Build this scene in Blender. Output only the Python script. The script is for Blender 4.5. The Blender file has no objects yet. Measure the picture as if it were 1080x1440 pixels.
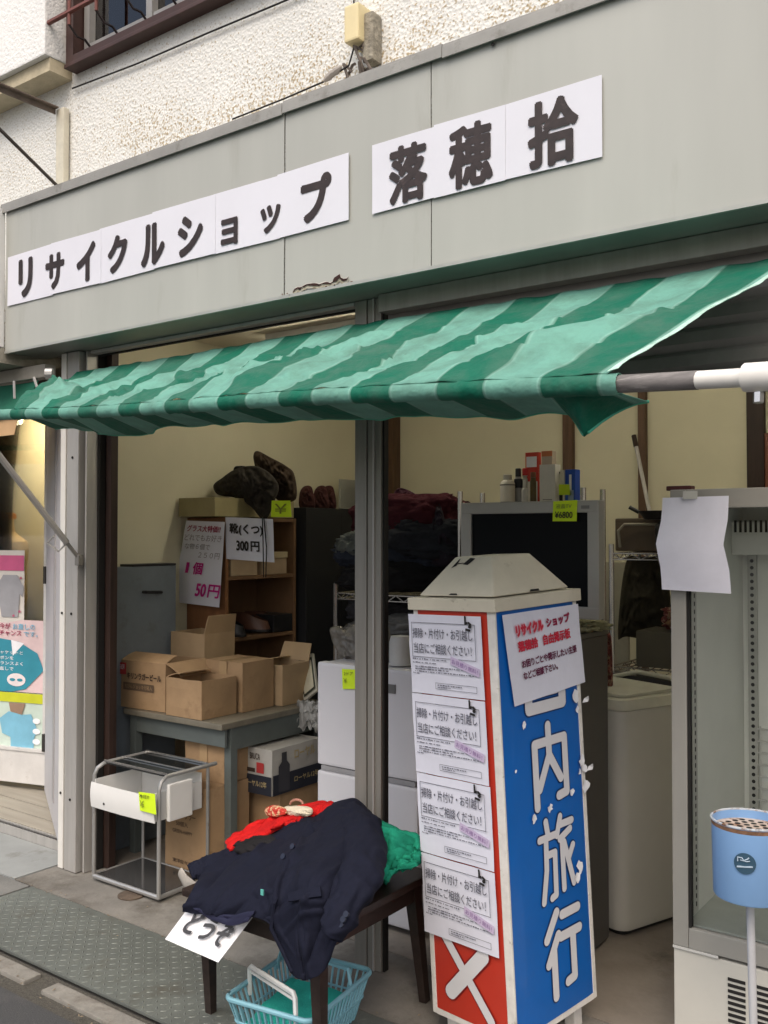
import bpy, bmesh, math, random
from mathutils import Vector, Matrix, noise
R = math.radians
random.seed(7)
scene = bpy.context.scene
# ------------------------------------------------------------------ camera, world, sun, exposure
CAMH, YAW, FPX, PITCH = 1.55, 36.3, 1330.0, math.degrees(math.atan(30/1330))
cd = bpy.data.cameras.new('camera'); cam = bpy.data.objects.new('camera', cd)
scene.collection.objects.link(cam); scene.camera = cam
cd.sensor_fit = 'VERTICAL'; cd.sensor_height = 36; cd.lens = FPX/1440*36
cd.clip_start = .05; cd.clip_end = 3000
cam.location = (0, 0, CAMH); cam.rotation_euler = (R(90+PITCH), 0, R(YAW))
world = bpy.data.worlds.new('World'); scene.world = world; world.use_nodes = True
wn = world.node_tree.nodes; wl = world.node_tree.links; wn.clear()
sky = wn.new('ShaderNodeTexSky'); sky.sky_type = 'NISHITA'; sky.sun_disc = False
sky.sun_elevation = R(52); sky.sun_rotation = R(150)
sky.air_density = 1.0; sky.dust_density = 6.0; sky.ozone_density = .6
bg = wn.new('ShaderNodeBackground'); bg.inputs[1].default_value = .15
out = wn.new('ShaderNodeOutputWorld')
wl.new(sky.outputs[0], bg.inputs[0]); wl.new(bg.outputs[0], out.inputs[0])
sd = bpy.data.lights.new('sun', 'SUN'); sd.energy = 1.0; sd.angle = R(40); sd.color = (1, .975, .94)
sun = bpy.data.objects.new('sun', sd); scene.collection.objects.link(sun)
sun.rotation_euler = (R(38), 0, R(-30))
scene.view_settings.view_transform = 'Standard'; scene.view_settings.look = 'None'
scene.view_settings.exposure = 0.45; scene.view_settings.gamma = 1
scene.cycles.max_bounces = 8; scene.cycles.diffuse_bounces = 5

TUBE = 20.0      # glow of the shop's fluorescent tubes
# ------------------------------------------------------------------ measuring helpers (surveyed from the viewpoint)
_a = R(YAW); _r = (math.cos(_a), math.sin(_a)); _v = (-math.sin(_a), math.cos(_a))
def P(px, py, X=None, Y=None, Z=None):
    l = (px-540)/FPX; u = (750-py)/FPX
    d = (_v[0]+l*_r[0], _v[1]+l*_r[1], u)
    t = X/d[0] if X is not None else Y/d[1] if Y is not None else (Z-CAMH)/d[2]
    return Vector((t*d[0], t*d[1], CAMH+t*d[2]))
# ------------------------------------------------------------------ materials
MATS = {}
def M(name, col, rough=.6, metal=0, var=.12, vs=6, bump=0, bs=60, dirt=None, spec=.4, coat=0, transl=0, stretch=None):
    if name in MATS: return MATS[name]
    m = bpy.data.materials.new(name); m.use_nodes = True; MATS[name] = m
    n = m.node_tree.nodes; l = m.node_tree.links; n.clear()
    o = n.new('ShaderNodeOutputMaterial'); b = n.new('ShaderNodeBsdfPrincipled')
    tc = n.new('ShaderNodeTexCoord'); vec = tc.outputs['Object']
    if stretch:
        mp = n.new('ShaderNodeMapping'); mp.inputs['Scale'].default_value = stretch; l.new(vec, mp.inputs[0]); vec = mp.outputs[0]
    nz = n.new('ShaderNodeTexNoise'); nz.inputs['Scale'].default_value = vs; nz.inputs['Detail'].default_value = 5; nz.inputs['Roughness'].default_value = .65
    l.new(vec, nz.inputs['Vector'])
    rp = n.new('ShaderNodeValToRGB'); rp.color_ramp.elements[0].position = .3; rp.color_ramp.elements[1].position = .7
    rp.color_ramp.elements[0].color = tuple(c*(1-var) for c in col)+(1,); rp.color_ramp.elements[1].color = tuple(min(1, c*(1+var)) for c in col)+(1,)
    l.new(nz.outputs[0], rp.inputs[0]); c = rp.outputs[0]
    if dirt:
        dc, lo, hi, ds = dirt
        dn = n.new('ShaderNodeTexNoise'); dn.inputs['Scale'].default_value = ds; dn.inputs['Detail'].default_value = 8; dn.inputs['Roughness'].default_value = .7
        l.new(vec, dn.inputs['Vector'])
        mr = n.new('ShaderNodeMapRange'); mr.inputs[1].default_value = lo; mr.inputs[2].default_value = hi
        l.new(dn.outputs[0], mr.inputs[0])
        mx = n.new('ShaderNodeMix'); mx.data_type = 'RGBA'; l.new(mr.outputs[0], mx.inputs[0]); l.new(c, mx.inputs[6]); mx.inputs[7].default_value = tuple(dc)+(1,)
        c = mx.outputs[2]
    l.new(c, b.inputs['Base Color'])
    b.inputs['Roughness'].default_value = rough; b.inputs['Metallic'].default_value = metal
    b.inputs['Specular IOR Level'].default_value = spec; b.inputs['Coat Weight'].default_value = coat
    if bump:
        bn = n.new('ShaderNodeTexNoise'); bn.inputs['Scale'].default_value = bs; bn.inputs['Detail'].default_value = 4; l.new(vec, bn.inputs['Vector'])
        bu = n.new('ShaderNodeBump'); bu.inputs['Strength'].default_value = bump; bu.inputs['Distance'].default_value = .01
        l.new(bn.outputs[0], bu.inputs['Height']); l.new(bu.outputs[0], b.inputs['Normal'])
    sh = b.outputs[0]
    if transl:
        tr = n.new('ShaderNodeBsdfTranslucent'); l.new(c, tr.inputs[0]); mx = n.new('ShaderNodeMixShader'); mx.inputs[0].default_value = transl
        l.new(sh, mx.inputs[1]); l.new(tr.outputs[0], mx.inputs[2]); sh = mx.outputs[0]
    l.new(sh, o.inputs[0])
    return m
def glass(name='window_glass', tint=(.9, .95, .93), strength=1.0):
    if name in MATS: return MATS[name]
    m = bpy.data.materials.new(name); m.use_nodes = True; MATS[name] = m
    n = m.node_tree.nodes; l = m.node_tree.links; n.clear()
    o = n.new('ShaderNodeOutputMaterial'); t = n.new('ShaderNodeBsdfTransparent'); t.inputs[0].default_value = tint+(1,)
    g = n.new('ShaderNodeBsdfGlossy'); g.inputs['Roughness'].default_value = .03
    f = n.new('ShaderNodeFresnel'); f.inputs[0].default_value = 1.5
    mu = n.new('ShaderNodeMath'); mu.operation = 'MULTIPLY'; mu.inputs[1].default_value = strength; l.new(f.outputs[0], mu.inputs[0])
    mx = n.new('ShaderNodeMixShader'); l.new(mu.outputs[0], mx.inputs[0]); l.new(t.outputs[0], mx.inputs[1]); l.new(g.outputs[0], mx.inputs[2])
    l.new(mx.outputs[0], o.inputs[0]); return m
def stucco():
    m = M('stucco', (.71, .715, .685), .95, var=.05, vs=3)
    n = m.node_tree.nodes; l = m.node_tree.links
    b = [x for x in n if x.type == 'BSDF_PRINCIPLED'][0]; tc = [x for x in n if x.type == 'TEX_COORD'][0]
    geo = n.new('ShaderNodeNewGeometry'); sp = n.new('ShaderNodeSeparateXYZ'); l.new(geo.outputs['Position'], sp.inputs[0])
    # yellow-brown weathering low on the wall, in flakes
    h = n.new('ShaderNodeMapRange'); h.inputs[1].default_value = 3.6; h.inputs[2].default_value = 3.05; h.inputs[3].default_value = 0; h.inputs[4].default_value = 1
    l.new(sp.outputs[2], h.inputs[0])
    n1 = n.new('ShaderNodeTexNoise'); n1.inputs['Scale'].default_value = 95; n1.inputs['Detail'].default_value = 6; l.new(geo.outputs['Position'], n1.inputs['Vector'])
    n2 = n.new('ShaderNodeTexNoise'); n2.inputs['Scale'].default_value = 1.7; n2.inputs['Detail'].default_value = 3; l.new(geo.outputs['Position'], n2.inputs['Vector'])
    r2 = n.new('ShaderNodeMapRange'); r2.inputs[1].default_value = .42; r2.inputs[2].default_value = .68; l.new(n2.outputs[0], r2.inputs[0])
    a1 = n.new('ShaderNodeMath'); a1.operation = 'MULTIPLY'; l.new(h.outputs[0], a1.inputs[0]); l.new(r2.outputs[0], a1.inputs[1])
    a2 = n.new('ShaderNodeMath'); a2.operation = 'MULTIPLY_ADD'; a2.inputs[1].default_value = .22; l.new(a1.outputs[0], a2.inputs[0]); l.new(n1.outputs[0], a2.inputs[2])
    r1 = n.new('ShaderNodeMapRange'); r1.inputs[1].default_value = .585; r1.inputs[2].default_value = .70; l.new(a2.outputs[0], r1.inputs[0])
    mx = n.new('ShaderNodeMix'); mx.data_type = 'RGBA'; l.new(r1.outputs[0], mx.inputs[0])
    src = b.inputs['Base Color'].links[0].from_socket; l.new(src, mx.inputs[6]); mx.inputs[7].default_value = (.40, .33, .215, 1)
    l.new(mx.outputs[2], b.inputs['Base Color'])
    v = n.new('ShaderNodeTexVoronoi'); v.inputs['Scale'].default_value = 75; l.new(geo.outputs['Position'], v.inputs['Vector'])
    ad = n.new('ShaderNodeMath'); ad.operation = 'ADD'; l.new(v.outputs[0], ad.inputs[0]); l.new(n1.outputs[0], ad.inputs[1])
    bu = n.new('ShaderNodeBump'); bu.inputs['Strength'].default_value = .55; bu.inputs['Distance'].default_value = .006
    l.new(ad.outputs[0], bu.inputs['Height']); l.new(bu.outputs[0], b.inputs['Normal'])
    return m
def stripes():
    m = M('awning_canvas', (.5, .5, .5), .75, transl=.3)
    n = m.node_tree.nodes; l = m.node_tree.links
    b = [x for x in n if x.type == 'BSDF_PRINCIPLED'][0]; tr = [x for x in n if x.type == 'BSDF_TRANSLUCENT'][0]
    uv = n.new('ShaderNodeUVMap'); uv.uv_map = 'UVMap'; sp = n.new('ShaderNodeSeparateXYZ'); l.new(uv.outputs[0], sp.inputs[0])
    fr = n.new('ShaderNodeMath'); fr.operation = 'PINGPONG'; fr.inputs[1].default_value = 1; l.new(sp.outputs[0], fr.inputs[0])
    st = n.new('ShaderNodeMapRange'); st.inputs[1].default_value = .49; st.inputs[2].default_value = .51; l.new(fr.outputs[0], st.inputs[0])
    mx = n.new('ShaderNodeMix'); mx.data_type = 'RGBA'; l.new(st.outputs[0], mx.inputs[0])
    mx.inputs[6].default_value = (.19, .46, .375, 1); mx.inputs[7].default_value = (.003, .165, .10, 1)
    # pale line painting a highlight along each sewn stripe edge
    ed = n.new('ShaderNodeMath'); ed.operation = 'SUBTRACT'; ed.inputs[1].default_value = .5; l.new(fr.outputs[0], ed.inputs[0])
    ea_ = n.new('ShaderNodeMath'); ea_.operation = 'ABSOLUTE'; l.new(ed.outputs[0], ea_.inputs[0])
    el = n.new('ShaderNodeMapRange'); el.inputs[1].default_value = .045; el.inputs[2].default_value = .02; el.inputs[3].default_value = 0; el.inputs[4].default_value = .5; l.new(ea_.outputs[0], el.inputs[0])
    me_ = n.new('ShaderNodeMix'); me_.data_type = 'RGBA'; l.new(el.outputs[0], me_.inputs[0]); l.new(mx.outputs[2], me_.inputs[6]); me_.inputs[7].default_value = (.34, .60, .51, 1); mx = me_
    tc = n.new('ShaderNodeTexCoord'); nz = n.new('ShaderNodeTexNoise'); nz.inputs['Scale'].default_value = 7; nz.inputs['Detail'].default_value = 8; nz.inputs['Roughness'].default_value = .7
    l.new(tc.outputs['Object'], nz.inputs['Vector'])
    r = n.new('ShaderNodeMapRange'); r.inputs[1].default_value = .42; r.inputs[2].default_value = .72; r.inputs[4].default_value = .72; l.new(nz.outputs[0], r.inputs[0])
    m2 = n.new('ShaderNodeMix'); m2.data_type = 'RGBA'; l.new(r.outputs[0], m2.inputs[0]); l.new(mx.outputs[2], m2.inputs[6]); m2.inputs[7].default_value = (.10, .20, .155, 1)
    l.new(m2.outputs[2], b.inputs['Base Color']); l.new(m2.outputs[2], tr.inputs[0])
    bn = n.new('ShaderNodeTexNoise'); bn.inputs['Scale'].default_value = 34; bn.inputs['Detail'].default_value = 8; l.new(tc.outputs['Object'], bn.inputs['Vector'])
    bu = n.new('ShaderNodeBump'); bu.inputs['Strength'].default_value = .7; bu.inputs['Distance'].default_value = .01
    l.new(bn.outputs[0], bu.inputs['Height']); l.new(bu.outputs[0], b.inputs['Normal'])
    return m
GREY = M('grey_sheet_metal', (.385, .395, .365), .42, metal=0, var=.09, vs=1.6, bump=.12, bs=2.2, dirt=((.27, .265, .225), .58, .9, 5), stretch=(1, 1, .16))
PAPER = M('white_paper', (.72, .73, .80), .75, var=.025, vs=3, transl=.1)
INK = M('black_ink', (.02, .018, .018), .6)
INKBROWN = M('dark_brown_ink', (.028, .018, .017), .55, var=.4, vs=25, dirt=((.12, .085, .08), .6, .8, 20))
PINK = M('magenta_ink', (.5, .02, .22), .6); REDINK = M('red_ink', (.55, .02, .05), .6); HALO = M('white_ink', (.85, .85, .88), .7)
ALU = M('aluminium', (.43, .42, .40), .4, metal=.35, var=.1, vs=4, bump=.03, stretch=(6, 6, .5), dirt=((.22, .2, .17), .6, .85, 5))
ALUDK = M('dark_aluminium', (.11, .105, .10), .45, metal=.3, var=.12, vs=4, stretch=(5, 5, .5))
DARK = M('dark_gap', (.012, .011, .01), .8)
WOODDK = M('dark_stained_wood', (.030, .016, .012), .6, var=.4, vs=9, bump=.1, bs=40, stretch=(5, 5, .4))
WOODMID = M('brown_post_wood', (.11, .06, .034), .6, var=.3, vs=9, bump=.08, stretch=(5, 5, .4))
WALLIN = M('cream_wall_paper', (.70, .66, .49), .9, var=.05, vs=1.5, bump=.06, bs=120)
CONC = M('shop_floor_concrete', (.27, .24, .205), .85, var=.2, vs=4, bump=.12, bs=60, dirt=((.09, .075, .06), .55, .75, 2.5))
ASPH = M('asphalt', (.06, .061, .062), .92, var=.25, vs=200, bump=.45, bs=260, dirt=((.105, .10, .095), .6, .8, 1.5))
CARD = M('cardboard', (.35, .23, .125), .85, var=.14, vs=5, bump=.12, bs=12, dirt=((.20, .125, .07), .56, .8, 6))
CARD2 = M('pale_cardboard', (.42, .30, .175), .85, var=.08, vs=5, bump=.03, bs=30)
TAPE = M('packing_tape', (.42, .29, .16), .25, var=.05)
WHITEP = M('white_plastic', (.70, .70, .68), .4, var=.04, vs=3)
BLACKP = M('black_plastic', (.018, .018, .02), .4)
CHROME = M('chrome_steel', (.55, .54, .52), .25, metal=.9, var=.1)
STEELP = M('grey_painted_tube', (.36, .36, .35), .35, metal=.5, var=.1, dirt=((.15, .12, .1), .6, .8, 20))
YEL = M('fluorescent_card', (.62, .85, .02), .6, var=.04)
RUST = M('rust', (.11, .04, .018), .95, var=.5, vs=40, bump=.4, bs=80)
NAVY = M('navy_wool', (.0085, .010, .021), .85, var=.15, vs=60, bump=.15, bs=400, spec=.15)
FRIDGEW = M('fridge_white', (.62, .62, .65), .3, var=.02)

# ------------------------------------------------------------------ mesh builder
class MB:
    def __init__(s): s.v = []; s.f = []; s.uv = None; s.mi = []
    def add(s, vs, fs):
        k = len(s.v); s.v += [Vector(p) for p in vs]; s.f += [tuple(i+k for i in f) for f in fs]; return s
    def box(s, x0, x1, y0, y1, z0, z1, bev=0, T=None):
        if bev:
            bm = bmesh.new(); bmesh.ops.create_cube(bm, size=1)
            for q in bm.verts: q.co = Vector(((x0+x1)/2+q.co.x*(x1-x0), (y0+y1)/2+q.co.y*(y1-y0), (z0+z1)/2+q.co.z*(z1-z0)))
            bmesh.ops.bevel(bm, geom=bm.edges[:]+bm.verts[:], offset=bev, segments=2, profile=.7, affect='EDGES', clamp_overlap=True)
            bm.verts.index_update()
            vs = [q.co.copy() for q in bm.verts]; fs = [[q.index for q in f.verts] for f in bm.faces]; bm.free()
        else:
            vs = [Vector(p) for p in [(x0, y0, z0), (x1, y0, z0), (x1, y1, z0), (x0, y1, z0), (x0, y0, z1), (x1, y0, z1), (x1, y1, z1), (x0, y1, z1)]]
            fs = [(0, 3, 2, 1), (4, 5, 6, 7), (0, 1, 5, 4), (1, 2, 6, 5), (2, 3, 7, 6), (3, 0, 4, 7)]
        if T: vs = [T @ p for p in vs]
        return s.add(vs, fs)
    def tube(s, pts, r, n=8, caps=True, flat=None):
        pts = [Vector(p) for p in pts]; k = len(s.v); rs = r if isinstance(r, (list, tuple)) else [r]*len(pts)
        up = None
        for i, p in enumerate(pts):
            d = (pts[min(i+1, len(pts)-1)]-pts[max(i-1, 0)]).normalized()
            if up is None:
                up = Vector((0, 0, 1)) if abs(d.z) < .9 else Vector((1, 0, 0))
            a = d.cross(up).normalized(); b = a.cross(d).normalized(); up = b
            for j in range(n):
                t = 2*math.pi*j/n + math.pi/n; s.v.append(p+a*math.cos(t)*rs[i]*(flat or 1)+b*math.sin(t)*rs[i])
        for i in range(len(pts)-1):
            for j in range(n):
                s.f.append((k+i*n+j, k+(i+1)*n+j, k+(i+1)*n+(j+1) % n, k+i*n+(j+1) % n))
        if caps: s.f.append(tuple(k+j for j in range(n))); s.f.append(tuple(k+(len(pts)-1)*n+j for j in range(n))[::-1])
        return s
    def lathe(s, c, prof, n=24, caps=True):
        c = Vector(c); k = len(s.v)
        for (r_, z) in prof:
            for j in range(n): t = 2*math.pi*j/n; s.v.append(c+Vector((r_*math.cos(t), r_*math.sin(t), z)))
        for i in range(len(prof)-1):
            for j in range(n): s.f.append((k+i*n+j, k+i*n+(j+1) % n, k+(i+1)*n+(j+1) % n, k+(i+1)*n+j))
        if caps: s.f.append(tuple(k+j for j in range(n))[::-1]); s.f.append(tuple(k+(len(prof)-1)*n+j for j in range(n)))
        return s
    def prism(s, poly, d):      # 3-D polygon extruded by vector d
        d = Vector(d); poly = [Vector(p) for p in poly]; n = len(poly)
        return s.add(poly+[p+d for p in poly], [tuple(range(n))[::-1], tuple(range(n, 2*n))]+[(i, (i+1) % n, n+(i+1) % n, n+i) for i in range(n)])
    def grid(s, fn, nu, nv, thick=0, uvf=None):
        pts = [[Vector(fn(i/nu, j/nv)) for i in range(nu+1)] for j in range(nv+1)]
        k = len(s.v); N = (nu+1)*(nv+1)
        for row in pts: s.v += row
        uvs = [(uvf(i/nu, j/nv) if uvf else (i/nu, j/nv)) for j in range(nv+1) for i in range(nu+1)]
        s.uv = (s.uv or [(0, 0)]*k)+uvs
        F = [(k+j*(nu+1)+i, k+j*(nu+1)+i+1, k+(j+1)*(nu+1)+i+1, k+(j+1)*(nu+1)+i) for j in range(nv) for i in range(nu)]
        s.f += F
        if thick:
            nor = [Vector() for _ in range(N)]
            for f in F:
                nn = (s.v[f[1]]-s.v[f[0]]).cross(s.v[f[3]]-s.v[f[0]])
                for q in f: nor[q-k] += nn
            for q in range(N): s.v.append(s.v[k+q]-nor[q].normalized()*thick)
            s.uv += uvs
            s.f += [tuple(q+N for q in f)[::-1] for f in F]
            rim = [j for j in range(nu+1)]+[(j)*(nu+1)+nu for j in range(1, nv+1)]+[nv*(nu+1)+i for i in range(nu-1, -1, -1)]+[j*(nu+1) for j in range(nv-1, 0, -1)]
            for q in range(len(rim)):
                a, b = rim[q]+k, rim[(q+1) % len(rim)]+k; s.f.append((b, a, a+N, b+N))
        return s
def inv_of(parent):
    p = parent
    while p.parent: p = p.parent
    return (Matrix.Translation(p.location) @ p.rotation_euler.to_matrix().to_4x4()).inverted()
def obj(name, mb, mat, parent=None, local=False, smooth=False, label=None, cat=None, group=None, kind=None, auto=40):
    me = bpy.data.meshes.new(name); vs = mb.v
    o = bpy.data.objects.new(name, me); scene.collection.objects.link(o)
    if parent:
        o.parent = parent
        if not local: I = inv_of(parent); vs = [I @ p for p in vs]
    elif not local:
        lo = Vector([min(p[i] for p in vs) for i in range(3)]); hi = Vector([max(p[i] for p in vs) for i in range(3)])
        c = Vector(((lo.x+hi.x)/2, (lo.y+hi.y)/2, lo.z)); o.location = c; vs = [p-c for p in vs]
    me.from_pydata([tuple(p) for p in vs], [], mb.f)
    if mb.uv:
        uvl = me.uv_layers.new(name='UVMap'); uv = mb.uv+[(0, 0)]*(len(vs)-len(mb.uv))
        for lp in me.loops: uvl.data[lp.index].uv = uv[lp.vertex_index]
    bm = bmesh.new(); bm.from_mesh(me)
    if not getattr(mb, 'keepnormals', False): bmesh.ops.recalc_face_normals(bm, faces=bm.faces[:])
    bm.to_mesh(me); bm.free()
    if smooth:
        for p in me.polygons: p.use_smooth = True
        if auto < 180: me.set_sharp_from_angle(angle=R(auto))
    me.materials.append(mat)
    if label: o['label'] = label
    if cat: o['category'] = cat
    if group: o['group'] = group
    if kind: o['kind'] = kind
    return o
def thing(name, label, cat, loc=(0, 0, 0), rz=0, group=None):
    o = bpy.data.objects.new(name, None); scene.collection.objects.link(o); o.location = loc; o.rotation_euler = (0, 0, R(rz))
    o.empty_display_size = .05; o['label'] = label; o['category'] = cat
    if group: o['group'] = group
    return o
def fold(p, s, amp, k=1.0):
    return amp*(abs(noise.noise(Vector((p[0]*s, p[1]*s*k, p[2]*s))))*2-.5)
def creases(seed, n, wmin=.015, wmax=.05, lmin=.15, lmax=.6, ang=None, spread=.5):
    """random sharp folds in the unit square; returns f(u, v) about -1..1"""
    rg = random.Random(seed); L = []
    for _ in range(n):
        a = (ang if ang is not None else rg.random()*math.pi)+rg.uniform(-spread, spread); l = rg.uniform(lmin, lmax)
        L.append((rg.random(), rg.random(), math.cos(a), math.sin(a), l/2, rg.uniform(wmin, wmax), rg.choice((1, 1, -1))*rg.uniform(.5, 1), rg.uniform(-1.5, 1.5)))
    def f(u, v):
        t = 0
        for (x, y, c, s_, h, w_, k, bend) in L:
            dx, dy = u-x, v-y; al = dx*c+dy*s_
            if abs(al) > h: continue
            ac = -dx*s_+dy*c+bend*al*al
            if abs(ac) > w_*3: continue
            e = 1-(al/h)**2
            t += k*e*(math.exp(-abs(ac)/w_*1.3) if ac > 0 else math.exp(-(ac/w_)**2*.6))
        return t
    return f
# ------------------------------------------------------------------ lettering
_gl = {}
def glyphs(s, off):
    if (s, off) in _gl: return _gl[(s, off)]
    c = bpy.data.curves.new('lettering', 'FONT'); c.body = s; c.offset = off; c.resolution_u = 3
    o = bpy.data.objects.new('lettering', c); scene.collection.objects.link(o)
    dg = bpy.context.evaluated_depsgraph_get(); me = bpy.data.meshes.new_from_object(o.evaluated_get(dg))
    vs = [v.co.copy() for v in me.vertices]; fs = [tuple(p.vertices) for p in me.polygons]
    bpy.data.objects.remove(o); bpy.data.curves.remove(c); bpy.data.meshes.remove(me)
    x0 = min(v.x for v in vs); x1 = max(v.x for v in vs); y0 = min(v.y for v in vs); y1 = max(v.y for v in vs)
    vs = [((v.x-x0)/(x1-x0), (v.y-y0)/(y1-y0)) for v in vs]
    _gl[(s, off)] = (vs, fs); return vs, fs
def letters(mb, s, O, ex, ey, off=.0, lift=0, surf=None):
    """glyph bbox of s mapped on O + ex*u + ey*v; surf(u,v) may bend it"""
    O, ex, ey = Vector(O), Vector(ex), Vector(ey); vs, fs = glyphs(s, 0); n = ex.cross(ey).normalized()
    h = ey.length*off; k_ = 1 if off < .004 else 4 if off < .02 else 8
    a_ = ex.normalized()*h; b_ = ey.normalized()*h
    if k_ > 1: O = O+a_+b_; ex = ex-2*a_; ey = ey-2*b_
    for i in range(k_):
        t = 2*math.pi*(i+.5)/k_; sh = (a_*math.cos(t)+b_*math.sin(t)+n*(.00006*i)) if k_ > 1 else Vector()
        mb.add([O+ex*a+ey*b+n*lift+sh for a, b in vs], fs)
    if k_ == 8: mb.add([O+ex*a+ey*b+n*(lift+.0005) for a, b in vs], fs)
    return mb
def strokes(mb, O, ex, ey, lines, w, lift=0, cap=True, step=.00015):
    """pen strokes in unit box; w in metres"""
    O, ex, ey = Vector(O), Vector(ex), Vector(ey); n = ex.cross(ey).normalized(); k = 0
    for ln in lines:
        pts = [O+ex*a+ey*b for a, b in ln]
        for i in range(len(pts)-1):
            k += 1; h = n*(lift+step*k); a, b = pts[i], pts[i+1]; d = (b-a).normalized(); sd_ = n.cross(d)*(w/2)
            mb.add([a+sd_+h, a-sd_+h, b-sd_+h, b+sd_+h], [(0, 1, 2, 3)])
        for i, p in enumerate(pts):
            if cap or 0 < i < len(pts)-1:
                k += 1; h = n*(lift+step*k); a0 = (pts[1]-pts[0]).normalized(); b0 = n.cross(a0)
                mb.add([p+h+(a0*math.cos(t*math.pi/7)+b0*math.sin(t*math.pi/7))*(w/2) for t in range(14)], [tuple(range(14))])
    return mb
def quadgrid(c00, c10, c11, c01, nu=8, nv=8, amp=.003, s=6, thick=.0006, seed=0, crease=None):
    """slightly rumpled sheet with corners bottom-left, bottom-right, top-right, top-left"""
    c = [Vector(q) for q in (c00, c10, c11, c01)]; n = (c[1]-c[0]).cross(c[3]-c[0]).normalized()
    def f(u, v):
        p = (c[0]*(1-u)+c[1]*u)*(1-v)+(c[3]*(1-u)+c[2]*u)*v
        return p+n*(noise.noise(Vector((p.x*s+seed, p.y*s, p.z*s)))*amp+(crease(u, v) if crease else 0))
    return MB().grid(f, nu, nv, thick)

# ------------------------------------------------------------------ THE SETTING
def sheet(name, x0, x1, y0, y1, z, mat, th=.0, nseg=1):
    mb = MB()
    if th: mb.box(x0, x1, y0, y1, z-th, z)
    else: mb.add([(x0, y0, z), (x1, y0, z), (x1, y1, z), (x0, y1, z)], [(0, 1, 2, 3)])
    return obj(name, mb, mat, kind='structure')
sheet('ground', -600, 600, -600, 600, -.03, M('far_ground', (.13, .125, .115), .95))
sheet('road', -60, 60, -9, 1.86, 0, ASPH)
apron = M('worn_apron_concrete', (.20, .19, .17), .9, var=.22, vs=5, bump=.25, bs=70, dirt=((.085, .075, .06), .52, .72, 3.5))
sheet('pavement', -3.86, 3, 2.465, 2.86, 0, apron, .03)
sheet('floor', -3.96, 1.3, 2.865, 5.5, .002, CONC, .03)
sheet('gutter', -60, 60, 1.862, 2.025, -.012, M('gutter_grit', (.075, .07, .058), .95, var=.4, vs=90, bump=.6, bs=140))
sheet('entrance_ramp', -12, -3.865, 2.465, 2.80, .004, M('painted_ramp_concrete', (.27, .285, .28), .8, var=.12, vs=4, bump=.12, bs=50, dirt=((.12, .11, .09), .57, .75, 3)), .05)
ks = thing('kerb_stones', 'worn pale concrete kerb stones between the asphalt and the steel plates', 'kerb', (-2.5, 1.95, 0))
ksm = M('kerb_concrete', (.22, .21, .185), .9, var=.2, vs=8, bump=.4, bs=50, dirt=((.12, .1, .08), .5, .7, 6))
for i, (a, b) in enumerate([(-4.6, -3.72), (-3.68, -2.96), (-2.86, -2.2), (-2.15, -1.5), (-1.46, -.8), (-.76, -.1)]):
    obj('kerb_stone', MB().box(a, b, 1.925, 1.995, -.02, .001+.002*(i % 2), .006), ksm, ks)
tp_m = M('tread_plate_steel', (.155, .17, .155), .55, metal=.4, var=.18, vs=3, bump=.08, bs=90, dirt=((.10, .085, .06), .55, .8, 4))
tp_l = M('tread_lug_steel', (.175, .19, .17), .45, metal=.4, var=.2, vs=12)
def tread_plate(x0, x1, label):
    t = thing('tread_plate', label, 'steel plate', ((x0+x1)/2, 2.24, 0), group='steel tread plates in front of the shop')
    obj('plate', MB().box(x0, x1, 2.03, 2.455, -.006, .004, .001), tp_m, t)
    mb = MB(); px_ = .034; py_ = .0285
    for i in range(int((x1-x0)/px_)-0):
        for j in range(int(.41/py_)):
            cx = x0+.02+i*px_; cy = 2.045+j*py_; s_ = 1 if (i+j) % 2 else -1
            d = Vector((math.cos(.78), s_*math.sin(.78), 0)); e = Vector((-d.y, d.x, 0)); c = Vector((cx, cy, .004))
            a, w_ = .0125, .0038
            if cx+.012 > x1: continue
            mb.add([c-d*a, c-e*w_, c+d*a, c+e*w_, c-d*a*.45+Vector((0, 0, .0016)), c+d*a*.45+Vector((0, 0, .0016))],
                   [(0, 1, 4), (1, 5, 4), (1, 2, 5), (2, 3, 5), (3, 4, 5), (3, 0, 4)])
    obj('tread_lugs', mb, tp_l, t, kind='stuff')
tread_plate(-3.72, -2.02, 'long steel tread plate below the drawer trolley and the bench')
tread_plate(-2.012, -.3, 'steel tread plate under the basket and the blue sign')
# neighbour's cover left of the seam
obj('cover_slab', MB().box(-5.6, -3.735, 2.03, 2.455, -.02, .003, .002), M('cover_slab_concrete', (.17, .17, .16), .85, var=.15, vs=6, bump=.25, bs=90), label='flat grey cover slab left of the tread plate seam', cat='cover slab')
# debris
mb = MB()
for i in range(420):
    x = random.uniform(-4.4, -.4); q = random.random()
    y = 1.9+random.gauss(0, .03) if q < .55 else 2.462+random.gauss(0, .012) if q < .85 else random.uniform(1.2, 2.9)
    if x < -3.7 and y > 2.3: y = 2.46
    s_ = random.uniform(.002, .008); an = random.random()*6.3; z = .006
    d = Vector((math.cos(an), math.sin(an), random.uniform(-.3, .3)))*s_; e = Vector((-math.sin(an), math.cos(an), 0))*s_*.5; c = Vector((x, y, z))
    mb.add([c-d, c-e, c+d, c+e, c+Vector((0, 0, s_*.4))], [(0, 1, 4), (1, 2, 4), (2, 3, 4), (3, 0, 4)])
obj('litter', mb, M('dead_leaf_litter', (.2, .16, .11), .9, var=.6, vs=3), kind='stuff', label='small dry leaf bits and grit along the kerb', cat='litter')
mb = MB(); c = P(188, 1255, Z=0)
mb.lathe((c.x, c.y, 0), [(.058, .001), (.058, .006), (.052, .008), (.0, .008)], 24, caps=False)
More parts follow.
